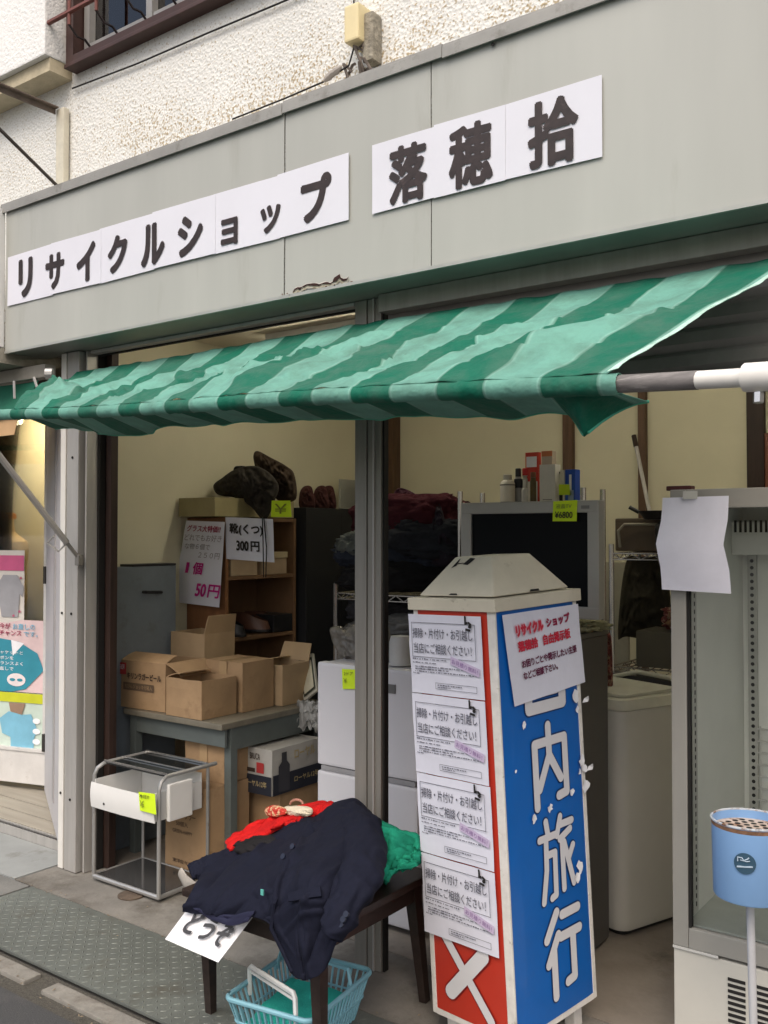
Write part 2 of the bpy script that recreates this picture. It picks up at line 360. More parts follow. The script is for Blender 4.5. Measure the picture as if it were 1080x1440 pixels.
obj('drain_cover', mb, M('rusty_iron', (.10, .075, .055), .8, var=.3, vs=30, bump=.4, bs=90), smooth=True, label='small round rusty drain cover in the concrete by the trolley', cat='drain cover')

# ------------------------------------------------------------------ THE BUILDING
bd = thing('shop_building', 'white rough stucco building with shop opening below and barred brown window above', 'building', (-2, 2.75, 0))
ST = stucco()
TOPZ = 8.0
mb = MB()
mb.box(-3.887, 3, 2.75, 2.95, 2.48, 3.77)                     # wall under window
mb.box(-3.887, -3.86, 2.75, 2.95, 3.77, TOPZ)
mb.box(-2.2, 3, 2.75, 2.95, 3.77, TOPZ)
mb.box(-3.86, -2.2, 2.75, 2.95, 5.1, TOPZ)
obj('upper_wall', mb, ST, bd)
obj('ledge_wall', MB().box(-8, -3.892, 2.757, 2.95, 2.42, 3.80), ST, bd)
mb = MB().box(-8, -3.89, 2.60, 2.95, 3.805, TOPZ, .008)
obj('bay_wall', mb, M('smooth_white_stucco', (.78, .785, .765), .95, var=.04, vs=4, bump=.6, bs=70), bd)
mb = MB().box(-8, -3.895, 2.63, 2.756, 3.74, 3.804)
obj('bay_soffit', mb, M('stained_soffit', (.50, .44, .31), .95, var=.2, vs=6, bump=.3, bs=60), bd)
mb = MB(); mb.box(-4.06, -3.955, 2.86, 5.6, 0, 2.72)         # left interior wall
mb.box(-3.955, 1.3, 5.45, 5.6, 0, 2.72); mb.box(1.3, 1.4, 2.95, 5.6, 0, 2.72)
obj('interior_wall', mb, WALLIN, bd)
obj('ceiling', MB().box(-3.955, 1.3, 2.951, 5.45, 2.62, 2.72), M('ceiling_board', (.66, .62, .5), .9, var=.05, vs=2), bd)
obj('roof', MB().box(-8, 3, 2.951, 7, 4.0, 4.1), ALUDK, bd)
obj('corner_post', MB().box(-3.95, -3.86, 5.36, 5.449, .003, 2.619), WOODMID, bd)
for a, b in ((793, 806), (899, 909), (1052, 1076)):
    x0 = P(a, 700, Y=5.42).x; x1 = P(b, 700, Y=5.42).x
    obj('wall_post', MB().box(x0, x1, 5.405, 5.449, .003, 2.619), WOODMID if a < 1000 else WOODDK, bd)
obj('sliding_door_panel', MB().box(P(1077, 700, Y=5.43).x, P(1077, 700, Y=5.43).x+.8, 5.415, 5.449, .003, 2.1, .002), M('red_brown_door', (.17, .06, .03), .45, var=.2, vs=6, stretch=(4, 4, .4)), bd)
wpp = obj('wooden_post', MB().box(-3.83, -3.625, 2.79, 2.83, .003, 2.40, .003), WOODDK, bd)
obj('lintel', MB().box(-3.86, 1.3, 2.762, 2.78, 2.388, 2.478), WOODDK, bd)
# left window with bars
w = obj('window', MB().box(-3.855, -3.80, 2.69, 2.80, 3.775, 5.09, .003).box(-3.80, -2.2, 2.69, 2.80, 3.775, 3.81, .003).box(-3.855, -2.2, 2.68, 2.80, 3.755, 3.773, .003), M('red_brown_frame', (.05, .022, .017), .5, var=.25, vs=8), bd)
obj('sash', MB().box(-3.79, -3.75, 2.745, 2.78, 3.84, 5.09).box(-3.34, -3.30, 2.745, 2.78, 3.84, 5.09).box(-3.75, -3.34, 2.745, 2.78, 3.84, 3.87).box(-3.29, -2.2, 2.745, 2.78, 3.84, 3.87), M('pale_sash', (.35, .34, .32), .4, metal=.4), w)
obj('pane', MB().box(-3.79, -2.2, 2.782, 2.786, 3.84, 5.09), glass('dark_pane', (.35, .4, .4), 1.6), w)
obj('curtain', MB().grid(lambda u, v: (-3.78+1.5*u, 2.88+.02*math.sin(u*55), 3.84+1.2*v), 60, 2), M('grey_curtain', (.16, .19, .19), .9), w)
BARM = M('red_oxide_bar', (.15, .05, .038), .55, var=.25); BARB = M('black_bar', (.025, .018, .018), .5)
for x in [-3.93+.2*i for i in range(9)]:
    obj('bar', MB().tube([(x, 2.62, 3.90), (x, 2.62, 5.1)], .008, 6), BARM, w)
    obj('bar_bracket', MB().tube([(x, 2.62, 3.90), (x+.005, 2.66, 3.86), (x+.01, 2.70, 3.86), (x+.01, 2.752, 3.82)], .006, 6), BARB, w)
for z in (3.96, 4.5): obj('cross_bar', MB().tube([(-3.94, 2.62, z), (-2.1, 2.62, z)], .012, 6), BARM, w)
# steel bracket on the wall
br = thing('sign_bracket', 'rusty steel triangular bracket fixed to the stucco wall', 'bracket', (-3.92, 2.7, 3.2))
obj('backplate', MB().box(-3.965, -3.905, 2.715, 2.748, 3.14, 3.60, .004), M('cream_paint_steel', (.62, .59, .48), .6, var=.12, vs=12), br)
mb = MB().box(-3.965, -3.935, 1.9, 2.71, 3.600, 3.606).box(-3.965, -3.960, 1.9, 2.71, 3.575, 3.599)
obj('arm', mb, M('rusty_angle', (.13, .10, .08), .7, var=.3, vs=20), br)
obj('brace', MB().tube([(-3.94, 2.71, 3.22), (-3.94, 2.0, 3.62)], .009, 6), M('dark_brace', (.05, .04, .035), .6), br)
# cables and insulator
mb = MB(); pts = [P(97, 118, Y=2.73), P(190, 82, Y=2.735), P(290, 38, Y=2.735), P(380, 0, Y=2.735), P(440, -26, Y=2.735)]
obj('cable', mb.tube(pts, .004, 5), DARK, smooth=True, label='thin black cable running up the stucco under the window', cat='cable')
mb = MB(); pts = [P(325, 162, Y=2.73), P(400, 132, Y=2.70), P(455, 108, Y=2.68), P(490, 85, Y=2.68), P(497, 60, Y=2.70), P(497, -20, Y=2.73)]
lc = thing('drop_cable', 'black wire with splice lumps drooping into the cable cover', 'cable', P(455, 108, Y=2.7))
obj('wire', mb.tube(pts, .0035, 5), DARK, lc, smooth=True)
mb = MB()
for (x, y) in ((462, 101), (472, 93), (466, 97)): c = P(x, y, Y=2.675); mb.tube([c-Vector((.025, 0, .01)), c, c+Vector((.025, 0, .01))], [.006, .015, .006], 8)
obj('splice', mb, M('grey_putty', (.36, .33, .3), .8), lc, smooth=True)
ins = thing('cable_cover', 'cream plastic cable cover beside a grey mortar lump on the wall', 'cable cover', P(503, 90, Y=2.72))
a = P(494, 60, Y=2.70); b = P(514, 8, Y=2.70)
obj('cover', MB().box(a.x, b.x, 2.655, 2.748, a.z, b.z+.02, .008), M('cream_plastic', (.72, .62, .36), .5, var=.08), ins)
a = P(516, 85, Y=2.72); b = P(531, 10, Y=2.72)
obj('mortar_lump', MB().box(a.x, b.x, 2.69, 2.748, a.z, b.z, .01), M('grey_mortar', (.27, .25, .2), .95, var=.35, vs=30, bump=.8, bs=60), ins)
mb = MB(); random.seed(3)
for i in range(9):
    c = P(random.uniform(494, 516), random.uniform(62, 100), Y=2.70)
    mb.tube([c, c+Vector((random.uniform(-.05, .05), random.uniform(-.03, .02), random.uniform(-.05, .03))), c+Vector((random.uniform(-.06, .06), 0, -.06))], .006, 5)
obj('clamp', mb, M('corroded_clamp', (.12, .10, .085), .7, var=.4, vs=30), ins, smooth=True)
# ------------------------------------------------------------------ FASCIA
fs = thing('fascia_sign', 'long plain grey metal fascia band above the shop, rusting at one seam', 'fascia', (-2, 2.5, 2.4))
seams = [-4.035, -2.277, -1.65, .35]
for i in range(3):
    x0, x1 = seams[i]+.002, seams[i+1]-.002
    mb = MB()
    def f(u, v, x0=x0, x1=x1, i=i):
        x = x0+(x1-x0)*u; z = 2.40+v*.675
        y = 2.5+.004*noise.noise(Vector((x*1.7, 0, z*2)))
        if i == 0 and u > .97: y -= .003
        return (x, y, z)
    mb.grid(f, 24, 8, .004)
    obj('panel', mb, GREY, fs, smooth=True)
mb = MB().box(-4.033, .35, 2.507, 2.72, 2.395, 2.401)
obj('soffit', mb, M('soffit_metal', (.24, .26, .235), .4, metal=.2, var=.1, vs=3), fs)
obj('bottom_edge', MB().box(-4.033, .35, 2.494, 2.506, 2.388, 2.3995), M('edge_metal', (.38, .39, .36), .4, metal=.3), fs)
capm = M('cap_flashing', (.30, .295, .275), .6, metal=.3, var=.15, vs=5, dirt=((.12, .11, .09), .55, .8, 9))
for a, b, dz in ((-4.06, -2.28, 0), (-2.277, -1.6, .004), (-1.598, .4, 0)):
    mb = MB().box(a, b, 2.487, 2.749, 3.085+dz, 3.092+dz).box(a, b, 2.484, 2.490, 3.048+dz, 3.084+dz, .001)
    obj('cap_flashing', mb, capm, fs)
mb = MB()
for (x, z) in ((-1.42, 3.04),): mb.lathe((0, 0, 0), [(.006, 0), (.006, .002)], 10); mb.v = [Vector((x+p.x, 2.494-p.z, z+p.y)) for p in mb.v]
obj('screw', mb, DARK, fs)
# rust damage: torn dark holes along the lower lip, as in a corroded seam
random.seed(5)
pth = [(411, 409), (414, 405), (418, 403), (421, 404), (424, 402), (428, 400), (431, 398.5), (436, 398), (441, 398), (445, 398), (448, 399), (452, 397), (456, 396), (460, 396), (464, 397), (467, 395), (469, 391), (473, 390), (477, 386), (479, 390), (483, 392), (487, 391), (490, 387)]
wd = [1, .7, .8, 1.6, .5, .9, .6, 1.3, 1.5, 1.2, .8, .5, .9, 1.1, .6, .5, 2.6, 3.2, 2.2, 1.8, 1.6, 1.2, .3]
def ribbon(off, k, y, j=0):
    mb = MB(); n_ = len(pth); T_ = []; B_ = []
    for i, (x, yy) in enumerate(pth):
        w2 = wd[i]*k; T_.append(P(x+random.uniform(-.4, .4), yy+off-w2*random.uniform(.7, 1.2)-j, Y=y)); B_.append(P(x, yy+off+w2*random.uniform(.7, 1.3)+j, Y=y))
    mb.add(T_+B_, [(i, i+1, n_+i+1, n_+i) for i in range(n_-1)]); return mb
obj('rust_stain', ribbon(3.2, 1.0, 2.4945, 1.6), M('tan_rust_stain', (.36, .32, .24), .9, var=.4, vs=60, dirt=((.40, .39, .35), .5, .6, 60)), fs)
obj('peeled_paint', ribbon(-1.4, .6, 2.4935, .2), M('peeled_paint', (.55, .53, .48), .7, var=.2, vs=60), fs)
obj('rust_hole', ribbon(0, 1.15, 2.4920, .15), M('rust_black', (.03, .012, .01), .95, var=.6, vs=80), fs)
for (x, y) in ((403, 411), (406, 413), (396, 412), (470, 399), (458, 401), (494, 394)):
    c = P(x, y, Y=2.494); rx, rz_ = random.uniform(.003, .007), random.uniform(.0015, .003)
    obj('rust_spot', MB().add([c]+[c+Vector((rx*math.cos(k*.7), 0, rz_*math.sin(k*.7))) for k in range(9)], [(0, 1+k, 1+(k+1) % 9) for k in range(9)]), RUST, fs)
# banners of taped sheets
def banner(name, label, xs, zb, zt, chars):
    t = thing(name, label, 'paper sign', ((xs[0]+xs[-1])/2, 2.49, zb))
    for i in range(len(xs)-1):
        jit = [random.uniform(-.004, .004) for _ in range(4)]; yo = 2.4925-.0012*(i % 2)
        mb = quadgrid((xs[i]-.006, yo, zb+jit[0]), (xs[i+1]+.006, yo, zb+jit[1]), (xs[i+1]+.006, yo, zt+jit[2]), (xs[i]-.006, yo, zt+jit[3]), 10, 8, .0012, 9, .0005, seed=i*3)
        obj('sheet', mb, PAPER, t, smooth=True)
    for ch, cx, w_, z0, z1, sh, off in chars:
        mb = MB(); letters(mb, ch, (cx-w_/2-sh, 2.4896, z0), (w_, 0, 0), (sh*2, 0, z1-z0), off); 
        obj('character', mb, INKBROWN, t)
    return t
def cz(px, py): return P(px, py, Y=2.487).z
def cx(px): return P(px, 300, Y=2.487).x
kat = [('リ', 22, 42, 360, 416), ('サ', 60, 87, 353, 405), ('イ', 104, 131, 338, 394), ('ク', 148, 176, 327, 381), ('ル', 195, 229, 310, 371), ('シ', 247, 283, 298, 357), ('ョ', 308, 332, 303, 342), ('ッ', 364, 393, 284, 324), ('プ', 421, 465, 241, 308)]
chars = []
for ch, a, b, t_, u_ in kat:
    xa, xb = cx(a), cx(b); m_ = (a+b)/2
    chars.append((ch, (xa+xb)/2, xb-xa, cz(m_, u_), cz(m_, t_), .0, .052))
banner('shop_name_banner', 'long white paper banner of taped sheets reading リサイクルショップ on the fascia', [-4.0, -3.66, -3.32, -2.98, -2.63, -2.30, -1.985], 2.608, 2.838, chars)
kan = [('落', 546, 601, 198, 284), ('穂', 631, 694, 168, 262), ('拾', 743, 816, 132, 232)]
chars = []
for ch, a, b, t_, u_ in kan:
    xa, xb = cx(a), cx(b); m_ = (a+b)/2; chars.append((ch, (xa+xb)/2, xb-xa, cz(m_, u_)+.008, cz(m_, t_)+.004, 0, .034))
banner('shop_name_placard', 'shorter white paper sign reading 落穂拾 at the right of the fascia', [-1.874, -1.628, -1.383, -1.074], 2.612, 2.845, chars)

# ------------------------------------------------------------------ DOOR FRAMES, SHUTTER, PILLAR
t = thing('shutter_guide', 'pale aluminium upright channels at the left edge of the shop opening', 'shutter guide', (-3.75, 2.7, 0))
obj('outer_rail', MB().box(-3.835, -3.797, 2.665, 2.74, .004, 2.39, .004), M('white_rail', (.66, .65, .61), .45, var=.05, vs=5), t)
obj('inner_rail', MB().box(-3.786, -3.70, 2.665, 2.75, .004, 2.39, .003), ALU, t)
obj('slot', MB().box(-3.834, -3.66, 2.752, 2.785, .004, 2.39), DARK, t)
obj('thin_rail', MB().box(-3.682, -3.672, 2.69, 2.75, .004, 2.39, .001), ALU, t)
for x, z in ((-3.813, 1.18), (-3.742, 1.18), (-3.813, .35), (-3.742, .33), (-3.742, 1.9)):
    mb = MB().lathe((0, 0, 0), [(.006, 0), (.006, .003)], 8); mb.v = [Vector((x+p.x, 2.664-p.z, z+p.y)) for p in mb.v]; obj('screw', mb, DARK, t)
t = thing('shutter_pillar', 'grey aluminium shutter pillar dividing the two bays of the shop opening', 'pillar', (-2.05, 2.72, 0))
x0 = P(499, 900, Y=2.7).x; x1 = P(535, 900, Y=2.7).x
pm = M('pillar_metal', (.26, .25, .225), .45, metal=.3, var=.12, vs=4, stretch=(6, 6, .5))
obj('channel', MB().box(x0, x0+.052, 2.70, 2.74, .004, 2.393, .003).box(x0+.054, x1-.002, 2.705, 2.74, .004, 2.393, .003), pm, t)
obj('groove', MB().box(x0+.046, x0+.060, 2.708, 2.735, .004, 2.392).box(x1-.002, x1+.006, 2.715, 2.74, .004, 2.392), DARK, t)
obj('groove_lip', MB().box(x0+.082, x0+.088, 2.697, 2.705, .004, 2.392), ALU, t)
t = thing('opening_header', 'narrow aluminium header rails over the open left bay', 'header', (-2.9, 2.72, 2.3))
obj('rail', MB().box(-3.66, x0-.004, 2.70, 2.74, 2.378, 2.392, .002), ALU, t); obj('rail', MB().box(-3.66, x0-.004, 2.74, 2.758, 2.372, 2.392, .001), DARK, t)
t = thing('roller_shutter', 'dark grey roller shutter partly lowered over the right bay', 'shutter', (-.8, 2.73, 1.97))
shm = M('shutter_slat', (.24, .235, .22), .5, metal=.3, var=.15, vs=5)
obj('shutter_box', MB().box(x1+.016, 1.2, 2.665, 2.72, 2.33, 2.393, .003), pm, t)
z = 2.345
while z > 2.06:
    mb = MB(); prof = [(2.74, z), (2.728, z-.012), (2.728, z-.045), (2.74, z-.0655), (2.752, z-.0655), (2.752, z)]
    mb.prism([(x1+.014, y_, z_) for y_, z_ in prof], (1.2-x1, 0, 0)); obj('slat', mb, shm, t); z -= .066
obj('bottom_bar', MB().box(x1+.014, 1.2, 2.72, 2.756, z-.02, z+.002, .003), shm, t)

# ------------------------------------------------------------------ AWNING
aw = thing('awning', 'faded green and mint striped awning sagging under the grey fascia', 'awning', (-2, 2.2, 2.0))
CAN = stripes()
def rail(X): return Vector((X, 2.11-.158*(X+3.3), 2.01-.067*(X+3.3)+.004*math.sin(X*3)))
XL, XR = -3.33, -.715
TL, TR = -3.66, -.585
def nz(a, b, c=0): return noise.noise(Vector((a, b, c)))
ACR = creases(5, 64, .004, .014, .1, .5, 1.9, .7)
def canopy(u, v):
    # u left..right, v 0 top .. 1 rail
    b = rail(XL+(XR-XL)*u)+Vector((0, -.012, .018)); xt = TL+(TR-TL)*u
    e = math.exp(-u*14)
    a = Vector((xt, 2.625, 2.283-.004*math.sin(u*9)))
    p = a.lerp(b, v)
    sag = .022*math.sin(math.pi*v)*(1-math.exp(-((1-u)/.05)**2))
    w_ = math.sin(math.pi*v)**.8*(1-math.exp(-(v/.38)**2))*(1-math.exp(-((1-u)/.05)**2))
    ridge = abs(nz(u*7+v*1.7, v*.9+2, 3))*2
    long_ = 1.25*(ridge*.030+abs(nz(u*17+v*3, v*1.6, 9))*.024+.026*nz(u*5, v*2.5, 5)-.012+.010*(1-abs(nz(u*26-v*4, v*5, 14))*2))*w_
    long_ += .05*math.exp(-((u-.48-.18*(1-v))/.035)**2)*math.sin(math.pi*v)*.5
    p.z += -sag+long_+.006*nz(u*40, v*6, 1); p.y -= long_*.5
    p.z -= .012*math.sin(math.pi*min(1, v*2))
    cr_ = ACR(u, v)*w_; p.z += .019*cr_; p.y -= .012*cr_; p.x += .004*cr_
    p.x += w_*(.05*nz(u*6, v*4, 7)+.045*nz(u*13, v*7, 2)+.02*nz(u*30, v*16, 6))+e*.02*math.sin(v*math.pi)
    p.z += e*.02*math.sin(math.pi*v)
    return p
def stripe_uv(u, v): 
    X = XL+(XR-XL)*u; return ((X+.731)/-.138+.5+.10*nz(u*9, v*5, 4)*v*(1-v)*4, v)
o = obj('canopy', MB().grid(canopy, 420, 80, .0015, stripe_uv), CAN, aw, smooth=True, auto=180)
def wrap(u, v):
    X = -3.62+(XR+.02+3.62)*u; c = rail(X); an = 2*math.pi*v; r_ = .0215+.002*nz(X*30, v*4)
    return c+Vector((0, math.cos(an)*r_, math.sin(an)*r_))
obj('rail_sleeve', MB().grid(wrap, 240, 12, 0, lambda u, v: ((-3.62+(XR+.02+3.62)*u+.731)/-.138+.5, v)), CAN, aw, smooth=True, auto=180)
VX0, VX1 = -3.30, -.715
def valance(u, v):
    X = VX0+(VX1-VX0)*u; c = rail(X)+Vector((0, .026, -.010)); 
    L = .026+.010*nz(X*2.3, 1)+.010*nz(X*9, 5)
    if X < -2.45: L += .028*abs(math.sin((X+2.45)*4.2))
    q = max(0, 1-abs(X+.80)/.09); L += .060*q
    if X > -.80: L *= max(.05, (VX1-X)/.09)
    p = c+Vector((.0, .16*v*(1-.85*q)+.022*math.sin(X*16+v)*v+.012*nz(X*12, v*2)*v, -L*v)); p.x += .012*nz(X*8, 3)*v
    return p
obj('valance', MB().grid(valance, 260, 10, .0015, lambda u, v: ((VX0+(VX1-VX0)*u+.731)/-.138+.5, v)), CAN, aw, smooth=True, auto=180)
mb = MB(); mb.tube([valance(i/160, 1.0)+Vector((0, -.001, 0)) for i in range(161)], .0035, 5)
obj('valance_piping', mb, M('green_piping', (.05, .36, .24), .6), aw, smooth=True)
# ragged pale trim on the right edge
def trim(u, v):
    c = canopy(1, v); c += Vector((.030*u*(.75+.35*nz(v*14, 2)), -.004, .004+.004*u)); return c
obj('edge_trim', MB().grid(trim, 3, 40, .001), M('bleached_trim', (.42, .62, .53), .85, var=.2, vs=20, dirt=((.12, .3, .2), .55, .7, 25)), aw, smooth=True)
WPIPE = M('white_pipe', (.68, .67, .63), .45, var=.08, vs=10, dirt=((.25, .22, .18), .62, .8, 15))
obj('front_rail', MB().tube([rail(-3.85+(XR+3.86)*i/24) for i in range(25)], .017, 12), WPIPE, aw, smooth=True)
obj('bare_pipe', MB().tube([rail(XR+.02), rail(-.54)], .0172, 12), M('weathered_pipe', (.16, .15, .145), .7, var=.5, vs=12, dirt=((.4, .38, .36), .5, .7, 20), stretch=(.4, 3, 3)), aw, smooth=True)
obj('sleeve_pipe', MB().tube([rail(-.545), rail(-.41)], .0165, 12), WPIPE, aw, smooth=True)
e0 = rail(-.43)
elbow = obj('elbow', MB().tube([rail(-.455), rail(-.40)], .025, 12).tube([e0+Vector((.02, 0, 0)), e0+Vector((.045, .01, -.012)), e0+Vector((.055, .02, -.05)), e0+Vector((.055, .03, -.09))], [.022, .023, .022, .021], 12), WPIPE, aw, smooth=True)
obj('bolt', MB().tube([e0+Vector((.0, -.01, -.028)), e0+Vector((0, -.012, -.045))], .009, 6).tube([e0+Vector((.035, -.02, -.028)), e0+Vector((.035, -.022, -.055))], .008, 6), CHROME, elbow)
obj('arm', MB().tube([e0+Vector((.055, .03, -.08)), (-.36, 2.66, 1.38)], .015, 10), WPIPE, aw, smooth=True)
piv = P(112, 786, Y=2.655); lend = rail(-3.80)
armd = (lend-piv)
obj('arm', MB().tube([piv+armd*.12, lend], .014, 8), M('grey_arm', (.34, .33, .31), .5, metal=.3), aw, smooth=True)
obj('arm_joint', MB().tube([piv, piv+armd*.16], .009, 8).box(piv.x-.014, piv.x+.014, piv.y-.015, piv.y+.012, piv.z-.03, piv.z+.02, .003), M('joint_metal', (.26, .25, .23), .4, metal=.5), aw)
c = piv+armd*.17
obj('lock_lever', MB().tube([c, c+Vector((-.02, .03, -.04)), c+Vector((-.05, .02, -.07)), c+Vector((-.08, -.02, -.03)), c+Vector((-.03, -.02, 0))], .005, 6), ALU, aw)

# ------------------------------------------------------------------ NEIGHBOUR SHOP (left edge)
nb = thing('neighbour_shopfront', 'white framed glass shopfront of the next shop at the left', 'shopfront', (-5, 3.1, 0))
NW = M('old_white_paint', (.60, .59, .57), .55, var=.1, vs=6, bump=.06, dirt=((.35, .32, .27), .6, .85, 10))
g0 = Vector((-6.6, 2.77, 0)); g1 = Vector((-4.80, 3.285, 0))           # glass line
gd = (g1-g0).normalized(); gn = Vector((gd.y, -gd.x, 0))
def slab(a, b, z0, z1, th, off=0, bev=.003):
    d = (b-a); L = d.length; T = Matrix.Translation(a) @ Matrix.Rotation(math.atan2(d.y, d.x), 4, 'Z')
    return MB().box(0, L, -th/2+off, th/2+off, z0, z1, bev, T)
obj('bottom_rail', slab(g0, g1, .10, .285, .06), NW, nb)
obj('sill_bead', slab(g0, g1, .286, .305, .075), NW, nb)
obj('pane', slab(g0, g1-gd*.04, .306, 2.3, .005, 0, 0), glass('shop_pane', (.93, .94, .92), 1.0), nb)
obj('door_stile', slab(g1-gd*.04, g1+gd*.01, .286, 2.3, .05), NW, nb)
j1 = Vector((-3.86, 2.72, 0)); j0 = g1+Vector((.015, -.02, 0))
dm = M('lavender_grey_panel', (.46, .45, .46), .5, var=.05, vs=5)
obj('return_panel', slab(j0, j1, .08, 2.3, .05), dm, nb)
obj('return_strip', slab(j0+(j1-j0)*.62, j0+(j1-j0)*.70, .2, 2.3, .062), M('strip_grey_paint', (.33, .32, .32), .5), nb)  # upright strip in a darker grey than the panel
for z in (1.31, .35): c = g1+Vector((.005, -.045, z)); obj('hinge', MB().box(c.x-.01, c.x+.012, c.y-.012, c.y+.012, z-.05, z+.05, .002), M('dark_hinge', (.06, .055, .05), .5, metal=.5), nb)
obj('back_wall', slab(g0-gn*.0+Vector((-.25*0, .62, 0)), g1+Vector((.35, .42, 0)), .0, 2.34, .02), M('display_backing', (.70, .66, .50), .8, var=.04), nb)
obj('rear_wall', MB().box(-8.2, -4.07, 4.6, 4.7, 0, 2.7), M('neighbour_cream', (.66, .60, .42), .9, var=.05), nb)
obj('side_wall', MB().box(-4.12, -4.065, 2.96, 4.6, .002, 2.7), M('neighbour_side', (.60, .55, .41), .9, var=.06), nb)
obj('soffit', MB().box(-8, -4.04, 2.40, 3.3, 2.345, 2.415), M('old_cream_soffit', (.30, .28, .23), .85, var=.2, vs=5, dirt=((.1, .09, .07), .5, .7, 5)), nb)
obj('fascia_edge', MB().box(-8, -4.042, 2.44, 2.50, 2.42, 3.07, .003), M('white_fascia', (.68, .68, .66), .5, var=.05), nb)
obj('track', MB().box(-8, -3.87, 2.60, 2.66, 2.28, 2.34, .004), M('grey_track', (.33, .31, .27), .6, var=.15), nb)
obj('head_board', MB().box(-8, -3.88, 2.70, 2.75, 2.12, 2.34, .004), M('dark_headboard', (.20, .16, .11), .7, var=.2), nb)
deck = M('grey_weathered_board', (.31, .285, .235), .8, var=.15, vs=4, bump=.1, bs=30, stretch=(.5, 5, 5))
for i in range(7):
    y0 = 2.835+i*.12
    mb = MB().box(-7, -3.95, y0, y0+.112, .03, .062+.002*(i % 3), .003); obj('floor_board', mb, deck, nb)
for i in range(3): obj('sill_rail', MB().box(-7, -3.87, 2.802+.0*i+i*.011, 2.808+i*.011, .004, .05+.004*i), ALUDK if i % 2 else ALU, nb)
na = thing('neighbour_awning', 'dark green rolled awning of the next shop', 'awning', (-4.6, 2.45, 2.15))
obj('canopy', MB().grid(lambda u, v: (-8+4.06*u, 2.62-.10*v+.01*math.sin(u*60), 2.27-.17*v), 80, 6, .002), M('dark_green_canvas', (.012, .12, .075), .8, var=.2, vs=10), na, smooth=True)
c = P(68, 525, Y=2.5)
obj('roller_end', MB().tube([c+Vector((-.012, -.01, 0)), c+Vector((.012, .01, 0))], .026, 12), STEELP, na)
obj('clips', MB().tube([P(18, 535, Y=2.5), P(19, 560, Y=2.5)], .006, 5).tube([P(46, 530, Y=2.5), P(52, 548, Y=2.5)], .006, 5), ALU, na)
obj('tan_lining', MB().grid(lambda u, v: (-8+4.0*u, 2.55-.02*v, 2.10-.09*v), 10, 2, .002), M('tan_canvas', (.42, .27, .14), .8), na)
# mannequin + posters behind the glass
def on_glass(px, py, off=.0):
    # intersection of the view ray with the pane
    l = (px-540)/FPX; d = Vector((_v[0]+l*_r[0], _v[1]+l*_r[1], (750-py)/FPX)); q = g0+gn*off
    t = (q.dot(gn))/(d.dot(gn)); return Vector((0, 0, CAMH))+d*t
def poster(name, label, x0, x1, ytop, ybot, m, off=.012, parts=()):
    a = on_glass(x0, ybot, off); b = on_glass(x1, ybot, off); zt = on_glass(x1, ytop, off).z; zb = on_glass(x1, ybot, off).z
    t = thing(name, label, 'poster', (a+b)/2)
    obj('sheet', quadgrid((a.x, a.y, zb), (b.x, b.y, zb), (b.x, b.y, zt), (a.x, a.y, zt), 4, 4, .001), m, t)
    ex = Vector((b.x-a.x, b.y-a.y, 0)); ey = Vector((0, 0, zt-zb)); O = Vector((a.x, a.y, zb))+gn*.004
    return t, O, ex, ey
def poly(mb, O, ex, ey, pts, lift=0): 
    n_ = ex.cross(ey).normalized(); return mb.add([O+ex*a+ey*b+n_*lift for a, b in pts], [tuple(range(len(pts)))])
def disc(cx_, cy_, r_, asp=1, n_=20): return [(cx_+r_*math.cos(k*2*math.pi/n_), cy_+r_*asp*math.sin(k*2*math.pi/n_)) for k in range(n_)]
if gn.y > 0: gn = -gn
t, O, ex, ey = poster('apron_poster', 'tall poster with pink band and a grey apron picture', -40, 35, 774, 876, M('poster_cream', (.72, .68, .62), .5))
obj('pink_band', poly(MB(), O, ex, ey, [(0, .72), (1, .72), (1, .93), (0, .93)], .001), M('pink_print', (.62, .12, .26), .5), t)
obj('figure_print', poly(MB(), O, ex, ey, [(.6, .08), (.9, .08), (.93, .4), (.98, .36), (1, .5), (.88, .66), (.62, .66), (.5, .5)], .002), M('grey_print', (.36, .36, .38), .6), t)
mb = MB()
for (a, b) in ((.93, .16), (.82, .10), (.95, .62)): poly(mb, O, ex, ey, disc(a, b, .025, .8, 5), .003)
obj('flower_print', mb, M('rose_print', (.5, .12, .2), .5), t)
t, O, ex, ey = poster('repair_poster', 'pink poster with a big blue jacket picture behind the glass', -60, 68, 873, 975, M('poster_pink', (.72, .55, .55), .5))
obj('jacket_print', poly(MB(), O, ex, ey, [(.3, .0), (.63, .0), (.78, .05), (.97, .32), (.9, .55), (.7, .70), (.47, .74), (.3, .7)], .001), M('teal_print', (.04, .27, .36), .5), t)
obj('collar_print', poly(MB(), O, ex, ey, [(.62, .72), (.76, .68), (.64, .5)], .002), HALO, t)
obj('badge_print', poly(MB(), O, ex, ey, disc(.68, .17, .10, .9), .003), M('pale_badge', (.8, .72, .72), .5), t)
obj('mask_print', poly(poly(MB(), O, ex, ey, disc(.64, .17, .03, .7), .004), O, ex, ey, disc(.72, .17, .03, .7), .0045), M('teal_print', (.04, .27, .36)), t)
mb = MB(); letters(mb, '今が', O+ex*.49+ey*.87, ex*.12, ey*.08, .02, .002); letters(mb, 'チャンス', O+ex*.49+ey*.775, ex*.24, ey*.075, .02, .002)
obj('lettering', mb, M('maroon_ink', (.3, .01, .06), .5), t)
mb = MB(); letters(mb, 'お直しの', O+ex*.635+ey*.87, ex*.24, ey*.08, .02, .002); letters(mb, 'です。', O+ex*.755+ey*.775, ex*.15, ey*.07, .02, .002)
obj('lettering', mb, M('pale_blue_ink', (.2, .45, .6), .5), t)
mb = MB()
